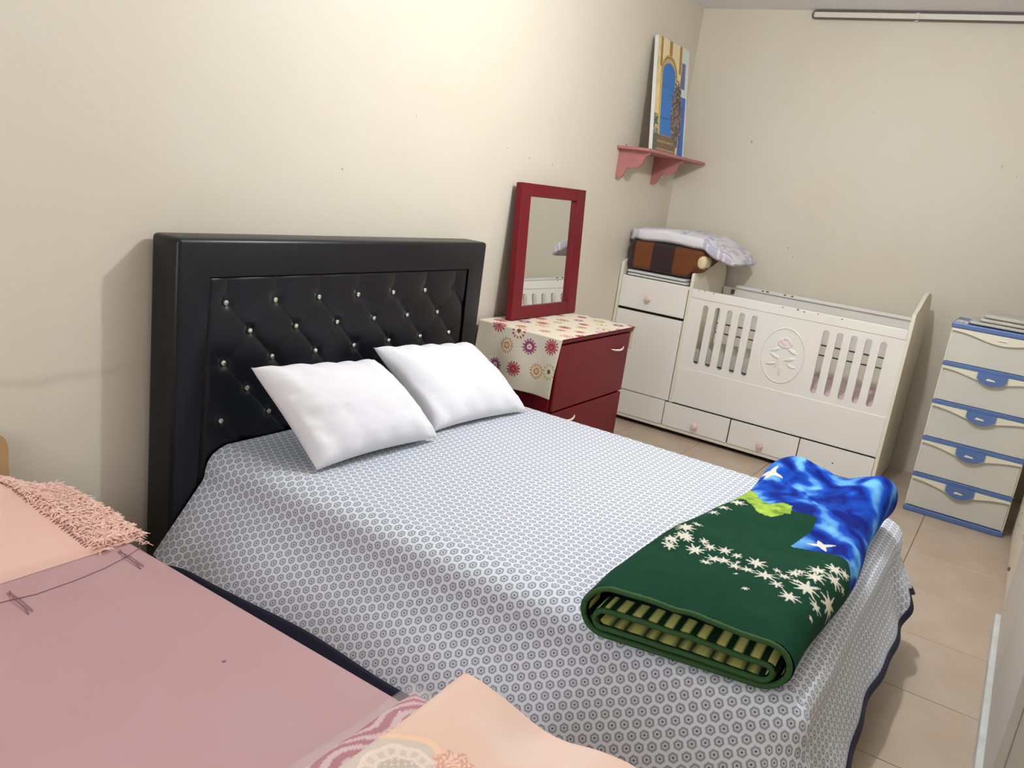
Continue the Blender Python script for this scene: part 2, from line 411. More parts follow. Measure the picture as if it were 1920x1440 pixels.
for r_ in range(0, 6):
    for c_ in range(7):
        x = bx + sx * c_ + (sx / 2 if r_ % 2 else 0); z = bz - sz / 2 * r_
        if x > PX1 - .03 or z < .5: continue
        if r_ == 0 and c_ == 6: continue      # this crystal has fallen out
        if btn is None:
            bb = B(); bb.lathe([(.004, .004), (.0075, 0), (.0105, -.004), (.0085, -.0085), (.004, -.0105)], (0, 0, 0), 'y', 10)
            btn = bb.build('crystal_button', M['crystal'], headboard); o = btn
        else: o = instance(btn)
        o.parent = headboard; o.matrix_parent_inverse = Matrix(); o.location = (x, -.1235, z)
B().box(-3.90, -2.56, -2.08, -.13, .10, .30, .01).build('bed_base', M['leather'], bed)
B().box(-3.91, -2.55, -2.09, -.142, .30, .488, .03, 3).build('mattress', M['mattress'], bed, True)
for x in (-3.85, -2.61):
    for y in (-2.0, -.3): B().lathe([(.02, 0), (.028, .10)], (x, y, 0)).build('leg', M['leather'], bed, True)

# bedspread: top grid plus skirts swept round three sides
TZ = .5
bs = thing('bedspread', 'grey and white bedspread of small ringed dots with navy hem', 'bedspread', (-3.23, -1.1, 0))
EX0, EX1, EY0, EY1 = -3.92, -2.53, -.146, -2.10     # top edges
def top_z(x, y):
    return TZ + .004 * (vnoise(x * 3, y * 3, 3) - .5) + .006 * np.sin((x + 3.2) * 2) * 0
nx, ny = 70, 90
X, Y = np.meshgrid(np.linspace(EX0, EX1, nx), np.linspace(EY0, EY1, ny), indexing='ij')
grid_obj('top_cover', np.stack([X, Y, top_z(X, Y)], -1), M['sheet'], bs, uv=np.stack([X, Y], -1), flip=True)
# perimeter samples: (edge point, outward dir, outward run, drop)
per = []
def left_run(y): return .30 + .0 * y, .30 + .045 * sstep(-y, .2, 1.2)
for y in np.linspace(EY0, EY1, 90): per.append(((EX0, y), (-1, 0), 'L', y))
for a in np.linspace(0, math.pi / 2, 26)[1:-1]: per.append(((EX0, EY1), (-math.cos(a), -math.sin(a)), 'LF', a))
for x in np.linspace(EX0, EX1, 90): per.append(((x, EY1), (0, -1), 'F', x))
for a in np.linspace(0, math.pi / 2, 26)[1:-1]: per.append(((EX1, EY1), (math.sin(a), -math.cos(a)), 'FR', a))
for y in np.linspace(EY1, EY0, 60): per.append(((EX1, y), (1, 0), 'R', y))
NP = 34
pts = np.zeros((len(per), NP, 3)); uvs = np.zeros((len(per), NP, 2)); hem = np.zeros((len(per), 5, 3))
for i, ((ex, ey), (ox, oy), kind, prm) in enumerate(per):
    LRUN, LDROP = .30, .332; FRUN, FDROP = .145, .33; RRUN, RDROP = .05, .33
    if kind == 'L':
        run, drop = LRUN, LDROP + .030 * (1 - float(sstep(-prm, .15, .6)))
        wave = .012 * math.sin(prm * 9) * float(sstep(-prm, .2, .5)) + .022 * math.exp(-((prm + .22) / .05) ** 2)
    elif kind == 'LF':
        t = prm / (math.pi / 2); run = LRUN * (1 - t) + FRUN * t; drop = LDROP * (1 - t) + FDROP * t; wave = .05 * math.sin(math.pi * t)
    elif kind == 'F':
        run, drop = FRUN, FDROP; wave = .010 * math.sin((prm + 3.9) * 8.0) + .004 * math.sin((prm + 3.2) * 21)
        q = float(sstep(prm, -2.72, -2.54)); drop -= .055 * q; wave += .03 * math.exp(-((prm + 2.62) / .06) ** 2)
    elif kind == 'FR':
        t = prm / (math.pi / 2); run = FRUN * (1 - t) + RRUN * t; drop = FDROP - .055 * (1 - t); wave = .06 * math.sin(math.pi * t)
    else: run, drop = RRUN, RDROP; wave = .006 * math.sin(prm * 12)
    total = math.hypot(run, drop) + .01
    z0 = float(top_z(ex, ey)); hw_ = .55 if kind in ('F', 'FR') else 1.0
    for j in range(NP + 5):
        s_ = min(j, NP - 1) / (NP - 1) * (1 - .046 / total * 1.0)
        if j >= NP: s_ = (1 - .046 / total) + (j - NP) / 4 * (.046 / total) * hw_
        # rounded shoulder then straight fall
        d = s_ * total
        sh = .07
        vd = drop * (s_ ** 1.0); hr = run * s_
        # shoulder: begin horizontally, bend down
        k = min(1, d / sh)
        vd = drop * (s_ - (sh / total) * .35 * math.sin(math.pi * min(1, d / (2 * sh)))) if s_ > 0 else 0
        hr = run * s_ + .022 * math.sin(math.pi * min(1, d / (2 * sh)))
        hr += wave * s_ ** 1.3
        p = (ex + ox * hr, ey + oy * hr, z0 - max(vd, 0))
        if j < NP: pts[i, j] = p; uvs[i, j] = (ex + ox * d, ey + oy * d)
        if j >= NP: hem[i, j - NP] = p
grid_obj('side_drape', pts, M['sheet'], bs, uv=uvs)
hem_o = grid_obj('navy_hem', hem, M['navy'], bs)
hem_o['label'] = 'dark navy hem band along the bedspread edge'
sol = hem_o.modifiers.new('thick', 'SOLIDIFY'); sol.thickness = .004

# ------------------------------------------------------------------ pillows
def pillow(name, label, TL, TR, BR, BL, thick, seed):
    TL, TR, BR, BL = map(lambda a: np.array(a, float), (TL, TR, BR, BL))
    n = 70; u = np.linspace(-1, 1, n); Uc, Vc = np.meshgrid(u, u, indexing='ij')
    # pinch the sides so the corners stick out
    Us = Uc * (1 - .06 * (1 - Vc ** 2) ** 1.0 * 1); Us = Uc * (.93 + .07 * Vc ** 2); Vs = Vc * (.93 + .07 * Uc ** 2)
    a = (Us + 1) / 2; b_ = (Vs + 1) / 2
    P = (1 - a)[..., None] * ((1 - b_)[..., None] * BL + b_[..., None] * TL) + a[..., None] * ((1 - b_)[..., None] * BR + b_[..., None] * TR)
    nrm = np.cross(TR - TL, BL - TL); nrm /= -np.linalg.norm(nrm) * (1 if True else 1)
    if nrm[1] > 0: nrm = -nrm
    f = np.clip((1 - Uc ** 2) * (1 - Vc ** 2), 0, 1) ** .42
    edgew = (1 - np.clip((1 - Uc ** 2) * (1 - Vc ** 2), 0, 1)) ** 3
    wr = (fbm(Uc * 2.5 + seed, Vc * 2.5, seed) - .5) * .014 + (fbm(Uc * 9, Vc * 9 + seed, seed + 5) - .5) * .010 * edgew
    wr += .010 * np.sin(Uc * 16 + 3 * Vc) * edgew * (1 - np.abs(Vc)) ** 0
    front = P + nrm * (f * thick * .62 + wr * np.minimum(f * 3, 1))[..., None]
    back = P - nrm * (f * thick * .38)[..., None]
    top = np.concatenate([front, back[:, ::-1]], axis=1)
    o = grid_obj(name, top, M['pillow'], closed_v=True, base=True)
    bm = bmesh.new(); bm.from_mesh(o.data); bmesh.ops.remove_doubles(bm, verts=bm.verts, dist=.0005)
    bmesh.ops.recalc_face_normals(bm, faces=bm.faces); bm.to_mesh(o.data); bm.free()
    for p in o.data.polygons: p.use_smooth = True
    return tag(o, label, 'pillow', 'white bed pillows')
pillow('pillow', 'plump white pillow at the front left leaning on the black headboard', (-3.955, -.29, .815), (-3.37, -.29, .775), (-3.275, -.565, .515), (-3.87, -.535, .515), .20, 1)
pillow('pillow', 'white pillow tucked behind, nearest the red cabinet', (-3.30, -.22, .80), (-2.70, -.25, .765), (-2.62, -.56, .51), (-3.215, -.50, .51), .18, 4)

# ------------------------------------------------------------------ folded plush blanket on the foot of the bed
STARS = [(-3.59, -1.677, 0.023), (-3.685, -1.679, 0.017), (-3.718, -1.688, 0.017), (-3.637, -1.698, 0.018), (-3.688, -1.75, 0.023), (-3.628, -1.751, 0.013), (-3.644, -1.775, 0.016), (-3.702, -1.809, 0.019), (-3.631, -1.813, 0.017), (-3.691, -1.833, 0.018), (-3.637, -1.85, 0.013), (-3.743, -1.802, 0.014), (-3.702, -1.867, 0.016), (-3.673, -1.866, 0.006), (-3.7, -1.9, 0.016), (-3.751, -1.886, 0.006), (-3.639, -1.905, 0.023), (-3.699, -1.947, 0.025), (-3.634, -1.96, 0.011), (-3.729, -1.986, 0.016), (-3.658, -1.985, 0.016), (-3.618, -2.001, 0.017), (-3.594, -2.01, 0.012), (-3.767, -2.028, 0.022), (-3.68, -2.048, 0.029), (-3.554, -2.046, 0.023), (-3.602, -2.05, 0.025), (-3.724, -2.092, 0.018), (-3.782, -2.099, 0.008), (-3.502, -2.081, 0.024), (-3.56, -2.095, 0.023), (-3.484, -2.111, 0.016), (-3.656, -2.12, 0.029), (-3.816, -1.933, 0.008), (-3.664, -2.018, 0.01), (-3.248, -1.652, 0.021), (-3.336, -1.64, 0.017), (-3.407, -1.634, 0.014), (-3.648, -1.635, 0.016), (-3.687, -1.624, 0.011), (-3.652, -1.654, 0.015), (-3.541, -1.637, 0.012), (-3.544, -2.13, 0.011), (-3.344, -2.008, 0.029), (-2.883, -1.696, 0.036)]
LIME = [(-3.06, -1.56), (-3.07, -1.64), (-3.05, -1.69), (-3.14, -1.745), (-3.17, -1.79), (-3.12, -1.825), (-3.145, -1.86), (-3.21, -1.865), (-3.27, -1.83), (-3.27, -1.785), (-3.225, -1.745), (-3.20, -1.70), (-3.235, -1.655), (-3.30, -1.61), (-3.34, -1.56)]
BLUE = [(-3.09, -1.642), (-3.056, -1.689), (-3.153, -1.751), (-3.194, -1.794), (-3.138, -1.821), (-3.184, -1.857), (-3.173, -1.947), (-3.27, -1.959), (-3.424, -1.938), (-3.39, -2.045), (-3.411, -2.099), (-3.482, -2.147)]
def plush_colour(X, Y):
    g = fbm(X * 9, Y * 9, 11)
    C = L3((13, 58, 38)) * (.85 + .35 * g[..., None])
    bl = BLUE + [(-3.40, -2.30), (-2.3, -2.30), (-2.3, -1.4), (-3.02, -1.4), (-3.05, -1.60)]
    wx = X + .10 * (fbm(X * 5, Y * 5, 21) - .5); wy = Y + .14 * (fbm(X * 5 + 9, Y * 5, 22) - .5)
    s = np.sin(wx * 16 - wy * 30 + 9 * fbm(X * 6, Y * 6, 23)); s2 = fbm(wx * 14, wy * 22, 24)
    t = np.clip(.42 + .36 * s + 1.1 * (s2 - .5), 0, 1)[..., None]
    Bc = np.where(t < .5, L3((8, 26, 112)) * (1 - t * 2) + L3((20, 76, 178)) * (t * 2), L3((20, 76, 178)) * (2 - 2 * t) + L3((112, 180, 220)) * (2 * t - 1))
    C = np.where(inpoly(X, Y, bl)[..., None], Bc, C)
    # thin pale line along the blue edge
    jx = .022 * (fbm(X * 45, Y * 45, 33) - .5); lm = inpoly(X + jx, Y + .022 * (fbm(X * 45, Y * 45, 35) - .5), LIME); tt = fbm(X * 40, Y * 40, 31)[..., None]
    C = np.where(lm[..., None], L3((40, 92, 24)) * (1 - tt) + L3((186, 212, 84)) * tt, C)
    for k, (sx_, sy_, r) in enumerate(STARS):
        if 35 <= k < 42: sy_ -= .055
        d = np.hypot(X - sx_, Y - sy_); near = d < r * 1.5
        if not near.any(): continue
        npt = 4 if k >= len(STARS) - 2 else (8 if r > .02 else 7)
        th = np.arctan2(Y - sy_, X - sx_) + k * .7
        tri = np.abs(((th * npt / (2 * np.pi)) % 1) - .5) * 2
        lim = r * 1.30 * (.40 + .72 * (1 - tri) ** 2.2 * (1 + .15 * np.sin(k + np.floor(th * npt / (2 * np.pi)) * 2.3)))
        C = np.where((d < lim)[..., None], L3((214, 208, 192)), C)
    return C
fb = thing('plush_blanket', 'folded green and blue plush blanket printed with white stars on the bed', 'blanket', (-3.3, -1.87, .5))
def blanket_axis(s):
    """s 0..1 from the near end to the far end -> end skew, edges, base height, thickness"""
    yl = -1.615 - .085 * s + .012 * np.sin(s * 7); yr = -2.115 - .0 * s + .012 * np.sin(s * 9 + 1)
    th = .132 + .004 * s + .02 * np.exp(-((s - 1) / .12) ** 2)
    return yl, yr, th
def blanket_section(s, inset, lowfrac, nt):
    """closed loop (y, z) of a flattened tube at station s"""
    yl, yr, th = blanket_axis(s)
    yl = yl - inset * 1.6; yr = yr + inset * 1.6
    zb = .504 + inset; zt = zb + (th - 2 * inset) * lowfrac
    r = (zt - zb) / 2
    pts = []
    for a in np.linspace(0, 1, nt): pts.append((yl - r + (yr + r - yl + r) * a, zt))        # top, left to right
    for a in np.linspace(0, math.pi, 62)[1:-1]: pts.append((yr + r - r * math.sin(a), zb + r + r * math.cos(a)))
    for a in np.linspace(0, 1, 24): pts.append((yr + r + (yl - r - yr - r) * a, zb))
    for a in np.linspace(0, math.pi, 62)[1:-1]: pts.append((yl - r + r * math.sin(a), zb + r - r * math.cos(a)))
    return np.array(pts)
def blanket_tube(inset, lowfrac, x_off, ns, nt, length=1.0):
    out = []
    for s in np.linspace(0, length, ns):
        sec = blanket_section(s, inset, lowfrac, nt); v = (-1.615 - sec[:, 0]) / .5
        x0 = -4.035 + .085 * v + x_off; x1 = -2.70 + .05 * v + .02 * np.sin(v * 6)
        x = x0 + (x1 - x0) * s
        topf = np.clip((sec[:, 1] - .504) / .11, 0, 1)
        z = sec[:, 1].copy()
        dz = .014 * (fbm(x * 5, sec[:, 0] * 6, 41) - .5) * 2 + .006 * np.sin(x * 9 + sec[:, 0] * 14)
        dz += .045 * np.exp(-((x + 2.72) / .10) ** 2) * np.exp(-((sec[:, 0] + 2.08) / .09) ** 2) - .02 * np.exp(-((x + 2.75) / .12) ** 2) * np.exp(-((sec[:, 0] + 1.92) / .09) ** 2)
        dz += .02 * np.exp(-((x + 2.8) / .10) ** 2) * np.exp(-((sec[:, 0] + 1.72) / .08) ** 2)
        z = z + dz * topf
        z = z - .02 * np.clip((-3.90 - x) / .15, 0, 1) ** 1.5
        out.append(np.stack([x, sec[:, 0], z], -1))
    return np.array(out)
Pb = blanket_tube(0, 1.0, 0, 380, 150)
sfrac = np.linspace(0, 1, Pb.shape[0])[:, None]
arcl = np.concatenate([np.zeros((Pb.shape[0], 1)), np.cumsum(np.linalg.norm(np.diff(Pb[:, :, 1:], axis=1), axis=2), 1)], 1)
Yq = Pb[..., 1].copy(); Yq[:, :150] = Pb[:, :1, 1] - arcl[:, :150]
_r = slice(150, 210); Yq[:, _r] = Yq[:, 149:150] - (arcl[:, _r] - arcl[:, 149:150])
Yq[:, -60:] = Yq[:, :1] + (arcl[:, -1:] - arcl[:, -60:])
Yq = Yq + .055 * sfrac * np.clip((2.1 + Yq) / .45, 0, 1)
colr = plush_colour(Pb[..., 0], Yq)
grid_obj('outer_layer', Pb, M['green'], fb, closed_v=True, col=colr, flip=True)
# far end closed by folded-in layers
Pe = np.stack([Pb[-1] * (1 - t) + Pb[-1].mean(0) * t + np.array([-.01 * t + .02 * math.sin(math.pi * t), 0, 0]) for t in np.linspace(0, .98, 10)])
grid_obj('far_fold', Pe, M['green'], fb, closed_v=True, col=plush_colour(Pe[..., 0] * 0 - 2.72 + .3 * Pe[..., 2], Pe[..., 1]), flip=True)
def lining_colour(P, arc, s_len, shift=0):
    st = (np.floor((arc + shift) / .0195) % 2) < 1
    near = (s_len > .006) & (s_len < .06)
    C = np.where((st & near)[..., None], L3((206, 206, 122)), L3((12, 46, 26)))
    return C
def lining(name, inset, lowfrac, x_off, shift):
    ns = 40; P = blanket_tube(inset, lowfrac, x_off, ns, 260, .10)
    dl = np.linalg.norm(np.diff(P[0], axis=0, append=P[0][:1]), axis=1); arc = np.concatenate([[0], np.cumsum(dl)[:-1]])
    s_len = P[:, :, 0] - P[:1, :, 0]
    c = lining_colour(P, np.broadcast_to(arc, P.shape[:2]), s_len, shift)
    return grid_obj(name, P, M['lining'], fb, closed_v=True, col=c)
lining('lining', .012, 1.0, -.001, 0)
# inner fold: its own shell
Pi = blanket_tube(.020, .58, -.004, 60, 60, .16); grid_obj('inner_fold', Pi, M['lining'], fb, closed_v=True,
    col=lining_colour(Pi, np.broadcast_to(np.concatenate([[0], np.cumsum(np.linalg.norm(np.diff(Pi[0], axis=0), axis=1))]), Pi.shape[:2]), Pi[:, :, 0] - Pi[:1, :, 0], .01), flip=True)
lining('inner_lining', .031, .50, -.004, .008)
# green bindings on the open edges
for inset, lf, xo, r in ((.006, 1.0, -.003, .0072), (.0255, .55, -.007, .0066)):
    sec = blanket_tube(inset, lf, xo, 2, 60, .001)[0]
    B().tube([tuple(p) for p in sec], r, 8, closed=True).build('binding', M['binding'], fb, True)

# ------------------------------------------------------------------ second bed (mauve) in the left foreground
mb = thing('mauve_bed', 'low bed with mauve quilted cover in the left foreground', 'bed', (-5.0, -1.0, 0))
MZ = .45
def mauve_grid():
    n, m = 60, 110
    # rounded slab: profile across x (right edge rounded), along y
    x = np.linspace(-5.42, -4.485, n); y = np.linspace(-.03, -2.02, m)
    X, Y = np.meshgrid(x, y, indexing='ij')
    Z = MZ + .006 * (fbm(X * 3, Y * 3, 51) - .5)
    return np.stack([X, Y, Z], -1)
bb = B().box(-5.42, -4.49, -2.02, -.07, .16, MZ, .022, 4); bb.build('mattress', M['mauve'], mb, True)
B().box(-5.38, -4.53, -1.98, -.07, .06, .18, .008).build('base', M['tanwood'], mb)
for x in (-5.32, -4.60):
    for y in (-1.9, -.2): B().box(x - .03, x + .03, y - .03, y + .03, 0, .08).build('leg', M['tanwood'], mb)
hp = [(-5.42, 0.02), (-4.592, 0.02), (-4.588, .56)] + [(-4.628 + .04 * math.cos(a), .595 + .058 * math.sin(a)) for a in np.linspace(0, math.pi / 2, 8)] + [(-5.40, .67), (-5.42, .64)]
B().prism(hp, 'y', -.055, -.018).build('headboard', M['tanwood'], mb)
# tied quilting threads
def thread(pl, r=.0016):
    r *= .7
    B().tube([(x, y, MZ + .0012 + dz) for x, y, dz in pl], r, 5).build('quilting_thread', M['mauve_thread'], mb)
thread([(-5.05, -.575, 0), (-4.87, -.583, 0), (-4.84, -.590, .001), (-4.79, -.600, 0), (-4.70, -.598, 0), (-4.62, -.588, 0), (-4.554, -.570, .0005), (-4.50, -.548, 0)])
for kx, ky in ((-4.838, -.595), (-4.556, -.572)):
    thread([(kx + .012, ky + .045, .001), (kx + .003, ky + .01, .004), (kx, ky, .005), (kx - .002, ky - .055, .002), (kx - .006, ky - .075, 0)], .002)
    thread([(kx + .004, ky + .04, .001), (kx + .006, ky + .012, .004), (kx + .008, ky - .012, .003), (kx + .006, ky - .07, .001)], .0016)
B().lathe([(.004, 0), (.005, .001), (.002, .002)], (-4.661, -1.102, MZ - .0005), n=8).build('loose_knot', M['mauve_thread'], mb)

# pink fringed blanket over a bolster at the head of the mauve bed
pb = thing('fringed_blanket', 'pale pink blanket with tufted fringe at the head of the mauve bed', 'blanket', (-4.9, -.3, MZ))
def pink_h(x, y):
    rise = .165 * sstep(-x, 4.50, 4.86) ** .9
    front = sstep(-y, .50, .30)        # 0 at y=-.5, 1 at y=-.3
    front = 1 - sstep(-y, .26, .505)
    back = sstep(-y, .06, .16)
    return rise, front, back
n, m = 90, 70
X, Y = np.meshgrid(np.linspace(-5.40, -4.485, n), np.linspace(-.075, -.505, m), indexing='ij')
ri, fr, ba = pink_h(X, Y)
lip = .016 * np.minimum(1, np.minimum((.505 + Y) / .012, (-Y - .073) / .012)); lip = np.clip(lip, 0, .016)
Zp = MZ + .001 + lip + (ri + .012) * (fr ** .75) * (.55 + .45 * ba) + .008 * (fbm(X * 7, Y * 7, 61) - .5) * fr
Zp += .012 * np.sin((X * 1.2 + Y * 2.2) * 14) * fr * sstep(-X, 4.6, 4.8)
pbody = grid_obj('blanket_body', np.stack([X, Y, Zp], -1), M['pink'], pb, flip=True)
def pz(x, y):
    i = np.clip((x + 5.40) / (.915) * (n - 1), 0, n - 1); j = np.clip((-.075 - y) / .43 * (m - 1), 0, m - 1)
    return float(Zp[int(round(i)), int(round(j))])
def seam_x(y): return -4.612 - .085 * float(sstep(-y, .5, .2) if False else (1 - sstep(-y, .2, .5)))
stb = B()
for y in np.linspace(-.49, -.1, 46):
    x = seam_x(y); z = pz(x, y)
    stb.tube([(x - .004, y - .002, z + .001), (x, y, z + .003), (x + .006, y + .002, z + .001)], .0013, 4)
stb.build('seam_stitch', M['pinkdark'], pb)['kind'] = 'stuff'
V, F = [], []
for k in range(2600):
    y = random.uniform(-.505, -.09); sxm = seam_x(y); t = random.random(); x = sxm + .008 + t * (-4.472 - sxm)
    z = pz(min(x, -4.49), y); zz = z if x < -4.49 else z - (x + 4.49) * .8
    L = random.uniform(.016, .034); a = random.gauss(0, .9)
    d = np.array([math.cos(a), math.sin(a) * .9, random.uniform(.0, .45)]); d /= np.linalg.norm(d)
    q = np.cross(d, [0, 0, 1]); q /= np.linalg.norm(q); wdt = random.uniform(.0012, .0024)
    p0 = np.array([x, y, zz + .001]); p1 = p0 + d * L * .55 + [0, 0, .004]; p2 = p0 + d * L + [0, 0, -.003]
    up = np.array([0, 0, wdt]); b0 = len(V)
    for p, w_ in ((p0, 1), (p1, 1), (p2, .6)):
        V += [tuple(p + q * wdt * w_), tuple(p + up * w_), tuple(p - q * wdt * w_)]
    for s_ in (0, 3):
        for c_ in range(3):
            e = (c_ + 1) % 3; F.append((b0 + s_ + c_, b0 + s_ + e, b0 + s_ + 3 + e, b0 + s_ + 3 + c_))
    F += [(b0, b0 + 1, b0 + 2), (b0 + 6, b0 + 8, b0 + 7)]
me = bpy.data.meshes.new('fringe'); me.from_pydata(V, [], F); fo = finish('fringe', me, M['fringe'], pb); fo['kind'] = 'stuff'

# red striped bedding in a clear plastic bag under the peach blanket
pkg = thing('packaged_bedding', 'red and white striped bedding in clear plastic under the peach blanket', 'bedding', (-4.9, -1.75, MZ))
def puffy(x0, x1, y0, y1, zb, zt, n, m, rad, seed, amp):
    X, Y = np.meshgrid(np.linspace(x0, x1, n), np.linspace(y0, y1, m), indexing='ij')
    e = np.minimum(np.minimum(X - x0, x1 - X), np.minimum(Y - min(y0, y1), max(y0, y1) - Y))
    t = np.clip(e / rad, 0, 1); f = np.sqrt(np.clip(1 - (1 - t) ** 2, 0, 1))
    Z = zb + (zt - zb) * f + amp * (fbm(X * 9, Y * 9, seed) - .5) * f
    return X, Y, Z, e
X, Y, Z, e = puffy(-5.25, -4.497, -2.0, -1.482, MZ + .002, MZ + .072, 160, 120, .075, 71, .012)
ph = ((X * .35 + Y * 1.0 + .02 * np.sin(X * 40)) / .036) % 1
C = np.where((ph < .55)[..., None], L3((170, 84, 94)), L3((214, 180, 182)))
grid_obj('striped_cloth', np.stack([X, Y, Z], -1), M['redstripe'], pkg, col=C)
X, Y, Z, e = puffy(-5.27, -4.488, -2.02, -1.468, MZ + .0015, MZ + .080, 110, 90, .085, 75, .014)
Z += .010 * np.abs(np.sin(X * 30 + 9 * fbm(X * 6, Y * 6, 77))) * sstep(e, .004, .03)
grid_obj('plastic_bag', np.stack([X, Y, Z], -1), M['plastic'], pkg)

# peach folded blanket with an embroidered band
n, m = 300, 240
px0, px1, py0, py1 = -5.30, -4.495, -2.08, -1.595
U, Vv = np.meshgrid(np.linspace(-1, 1, n), np.linspace(-1, 1, m), indexing='ij')
def se(t, p=.0): return t
cx, cy, hx, hy = (px0 + px1) / 2, (py0 + py1) / 2, (px1 - px0) / 2, (py1 - py0) / 2
X = cx + hx * U; Y = cy + hy * Vv
# rounded corner on the near right end
rc = sstep(U, .55, 1) * sstep(-Vv, .45, 1); X = X - .05 * rc * sstep(-Vv, .4, 1)
e = np.minimum((1 - np.abs(U)) * hx, (1 - np.abs(Vv)) * hy)
t = np.clip(e / .045, 0, 1); f = np.sqrt(np.clip(1 - (1 - t) ** 2, 0, 1))
topz = .600 + .022 * (fbm(X * 4, Y * 4, 81) - .5) - .045 * np.exp(-(((X + 4.53) / .10) ** 2 + ((Y + 1.80) / .07) ** 2)) + .012 * np.exp(-(((X + 4.60) / .12) ** 2 + ((Y + 1.97) / .08) ** 2))
topz += .012 * np.exp(-(((X + 4.53) / .06) ** 2 + ((Y + 1.63) / .05) ** 2))
Z = .552 + (topz - .552) * f
g = fbm(X * 8, Y * 8, 83)[..., None]
g2 = sstep(fbm(X * 5 + 3, Y * 5, 85), .35, .7)[..., None]; C = L3((234, 208, 194)) * (1 - .6 * g2) + L3((228, 186, 162)) * .6 * g2
PXe, PYe = X, Y
band = (X < -4.735 + .02 * np.sin(Y * 40)) & (X > -4.98)
C = np.where(band[..., None], L3((214, 196, 182)) * (.95 + .1 * g), C)
bord = np.abs(X + 4.728 - .02 * np.sin(Y * 40)) < .007
C = np.where((bord & (Y > -1.72))[..., None], L3((240, 202, 168)), C)
mx_, my_ = -4.800, -1.695
for (mx_, my_, R_) in ((-4.800, -1.700, .062), (-4.93, -1.80, .062), (-4.80, -1.93, .062)):
    dx, dy = X - mx_, Y - my_; rr = np.hypot(dx, dy * .92); th = np.arctan2(dy, dx)
    for r0, wd_ in ((R_, .0042), (R_ * .66, .003)): C = np.where((np.abs(rr - r0 - .002 * np.sin(th * 9)) < wd_)[..., None], L3((236, 214, 198)), C)
    sp_ = (np.abs(rr - R_ * .83) < R_ * .13) & (np.sin(th * 18) > .2); C = np.where(sp_[..., None], L3((230, 210, 196)), C)
    inn = rr < R_ * .6; C = np.where(inn[..., None], L3((200, 184, 170)), C)
    dots = inn & (np.sin(dx * 420) * np.sin(dy * 420) > .45); C = np.where(dots[..., None], L3((224, 208, 194)), C)
for (fx_, fy_, R_) in ((-4.722, -1.745, .036), (-4.728, -1.60, .02)):
    dx, dy = X - fx_, Y - fy_; rr = np.hypot(dx, dy); th = np.arctan2(dy, dx)
    fl_ = rr < R_ * (.88 + .12 * np.cos(th * 7)); q = np.sin(dx * 260 + 3 * np.sin(dy * 210)) * np.sin(dy * 260 + 2 * np.sin(dx * 190))
    C = np.where(fl_[..., None], np.where((q > .05)[..., None], L3((242, 202, 182)), L3((218, 166, 148))), C)
    Z = Z + .003 * fl_ * f
ok_top = np.stack([X, Y, Z], -1)
pe = thing('folded_peach_blanket', 'soft peach folded blanket with embroidered band at the bottom edge of the view', 'blanket', (cx, cy, .55))
grid_obj('upper_fold', ok_top, M['peach'], pe, col=C)
under = np.stack([cx + hx * .985 * U - .05 * rc, cy + hy * .98 * Vv, .566 - .018 * f], -1)
grid_obj('under_fold', under[::4, ::4], M['pink'], pe, flip=True)

# ------------------------------------------------------------------ red cabinet
rcab = thing('red_cabinet', 'glossy dark red two-flap cabinet between the bed and the crib', 'cabinet', (-1.87, -.26, 0))
CX0, CX1, CY = -2.275, -1.465, -.50
B().box(CX0, CX1, CY + .02, -.02, .04, .775, .004, 1).build('carcass', M['red'], rcab)
B().box(CX0 - .008, CX1 + .008, CY - .008, -.012, .775, .797, .005, 2).build('top_board', M['red'], rcab)
B().box(CX0 + .02, CX1 - .02, CY + .05, -.04, 0, .04).build('plinth', M['reddark'], rcab)
flaps = []
for z0, z1 in ((.425, .765), (.06, .415)):
    f_ = B().box(CX0 + .004, CX1 - .004, CY, CY + .019, z0, z1, .005, 2).build('flap', M['red'], rcab); flaps.append((f_, z0, z1))
for (f_, z0, z1), hz, hx_ in zip(flaps, (.69, .368), (-1.62, -2.09)):
    if True:
        path = [(hx_ + .075 * t, CY - .003 - .018 * (1 - t * t), hz - .008 * (1 - t * t)) for t in np.linspace(-1, 1, 13)]
        B().tube(path, [.0025 + .003 * (1 - (t * t)) for t in np.linspace(-1, 1, 13)], 8).build('handle', M['whiteplastic'], f_, True)

# tablecloth with printed flowers
def flower(C, U, V, cu, cv, R, c1, c2, npet, kind):
    d = np.hypot(U - cu, V - cv); th = np.arctan2(V - cv, U - cu)
    near = d < R * 1.2
    if not near.any(): return C
    pet = d < R * (.86 + .14 * np.sign(np.cos(th * npet)))
    C = np.where(pet[..., None], c1, C)
    if kind == 0:
        C = np.where(((d < R * .66) & (d > R * .46))[..., None], c2, C); C = np.where((d < R * .22)[..., None], c2, C); C = np.where((d < R * .10)[..., None], c1, C)
    elif kind == 1:
        C = np.where((d < R * .34)[..., None], c2, C); C = np.where((d < R * .13)[..., None], c1, C)
    else:
        C = np.where((d < R * .70)[..., None], c2, C); C = np.where((d < R * .28)[..., None], L3((110, 80, 60)), C)
    return C
cols = {'o': L3((188, 134, 70)), 'p': L3((140, 62, 104)), 'r': L3((150, 44, 54)), 'k': L3((200, 110, 110)), 'g': L3((176, 170, 96)), 'w': L3((232, 214, 190))}
tcl = thing('tablecloth', 'cream tablecloth printed with round flowers on the red cabinet', 'tablecloth', (-1.87, -.26, .797))
topz_ = .7985
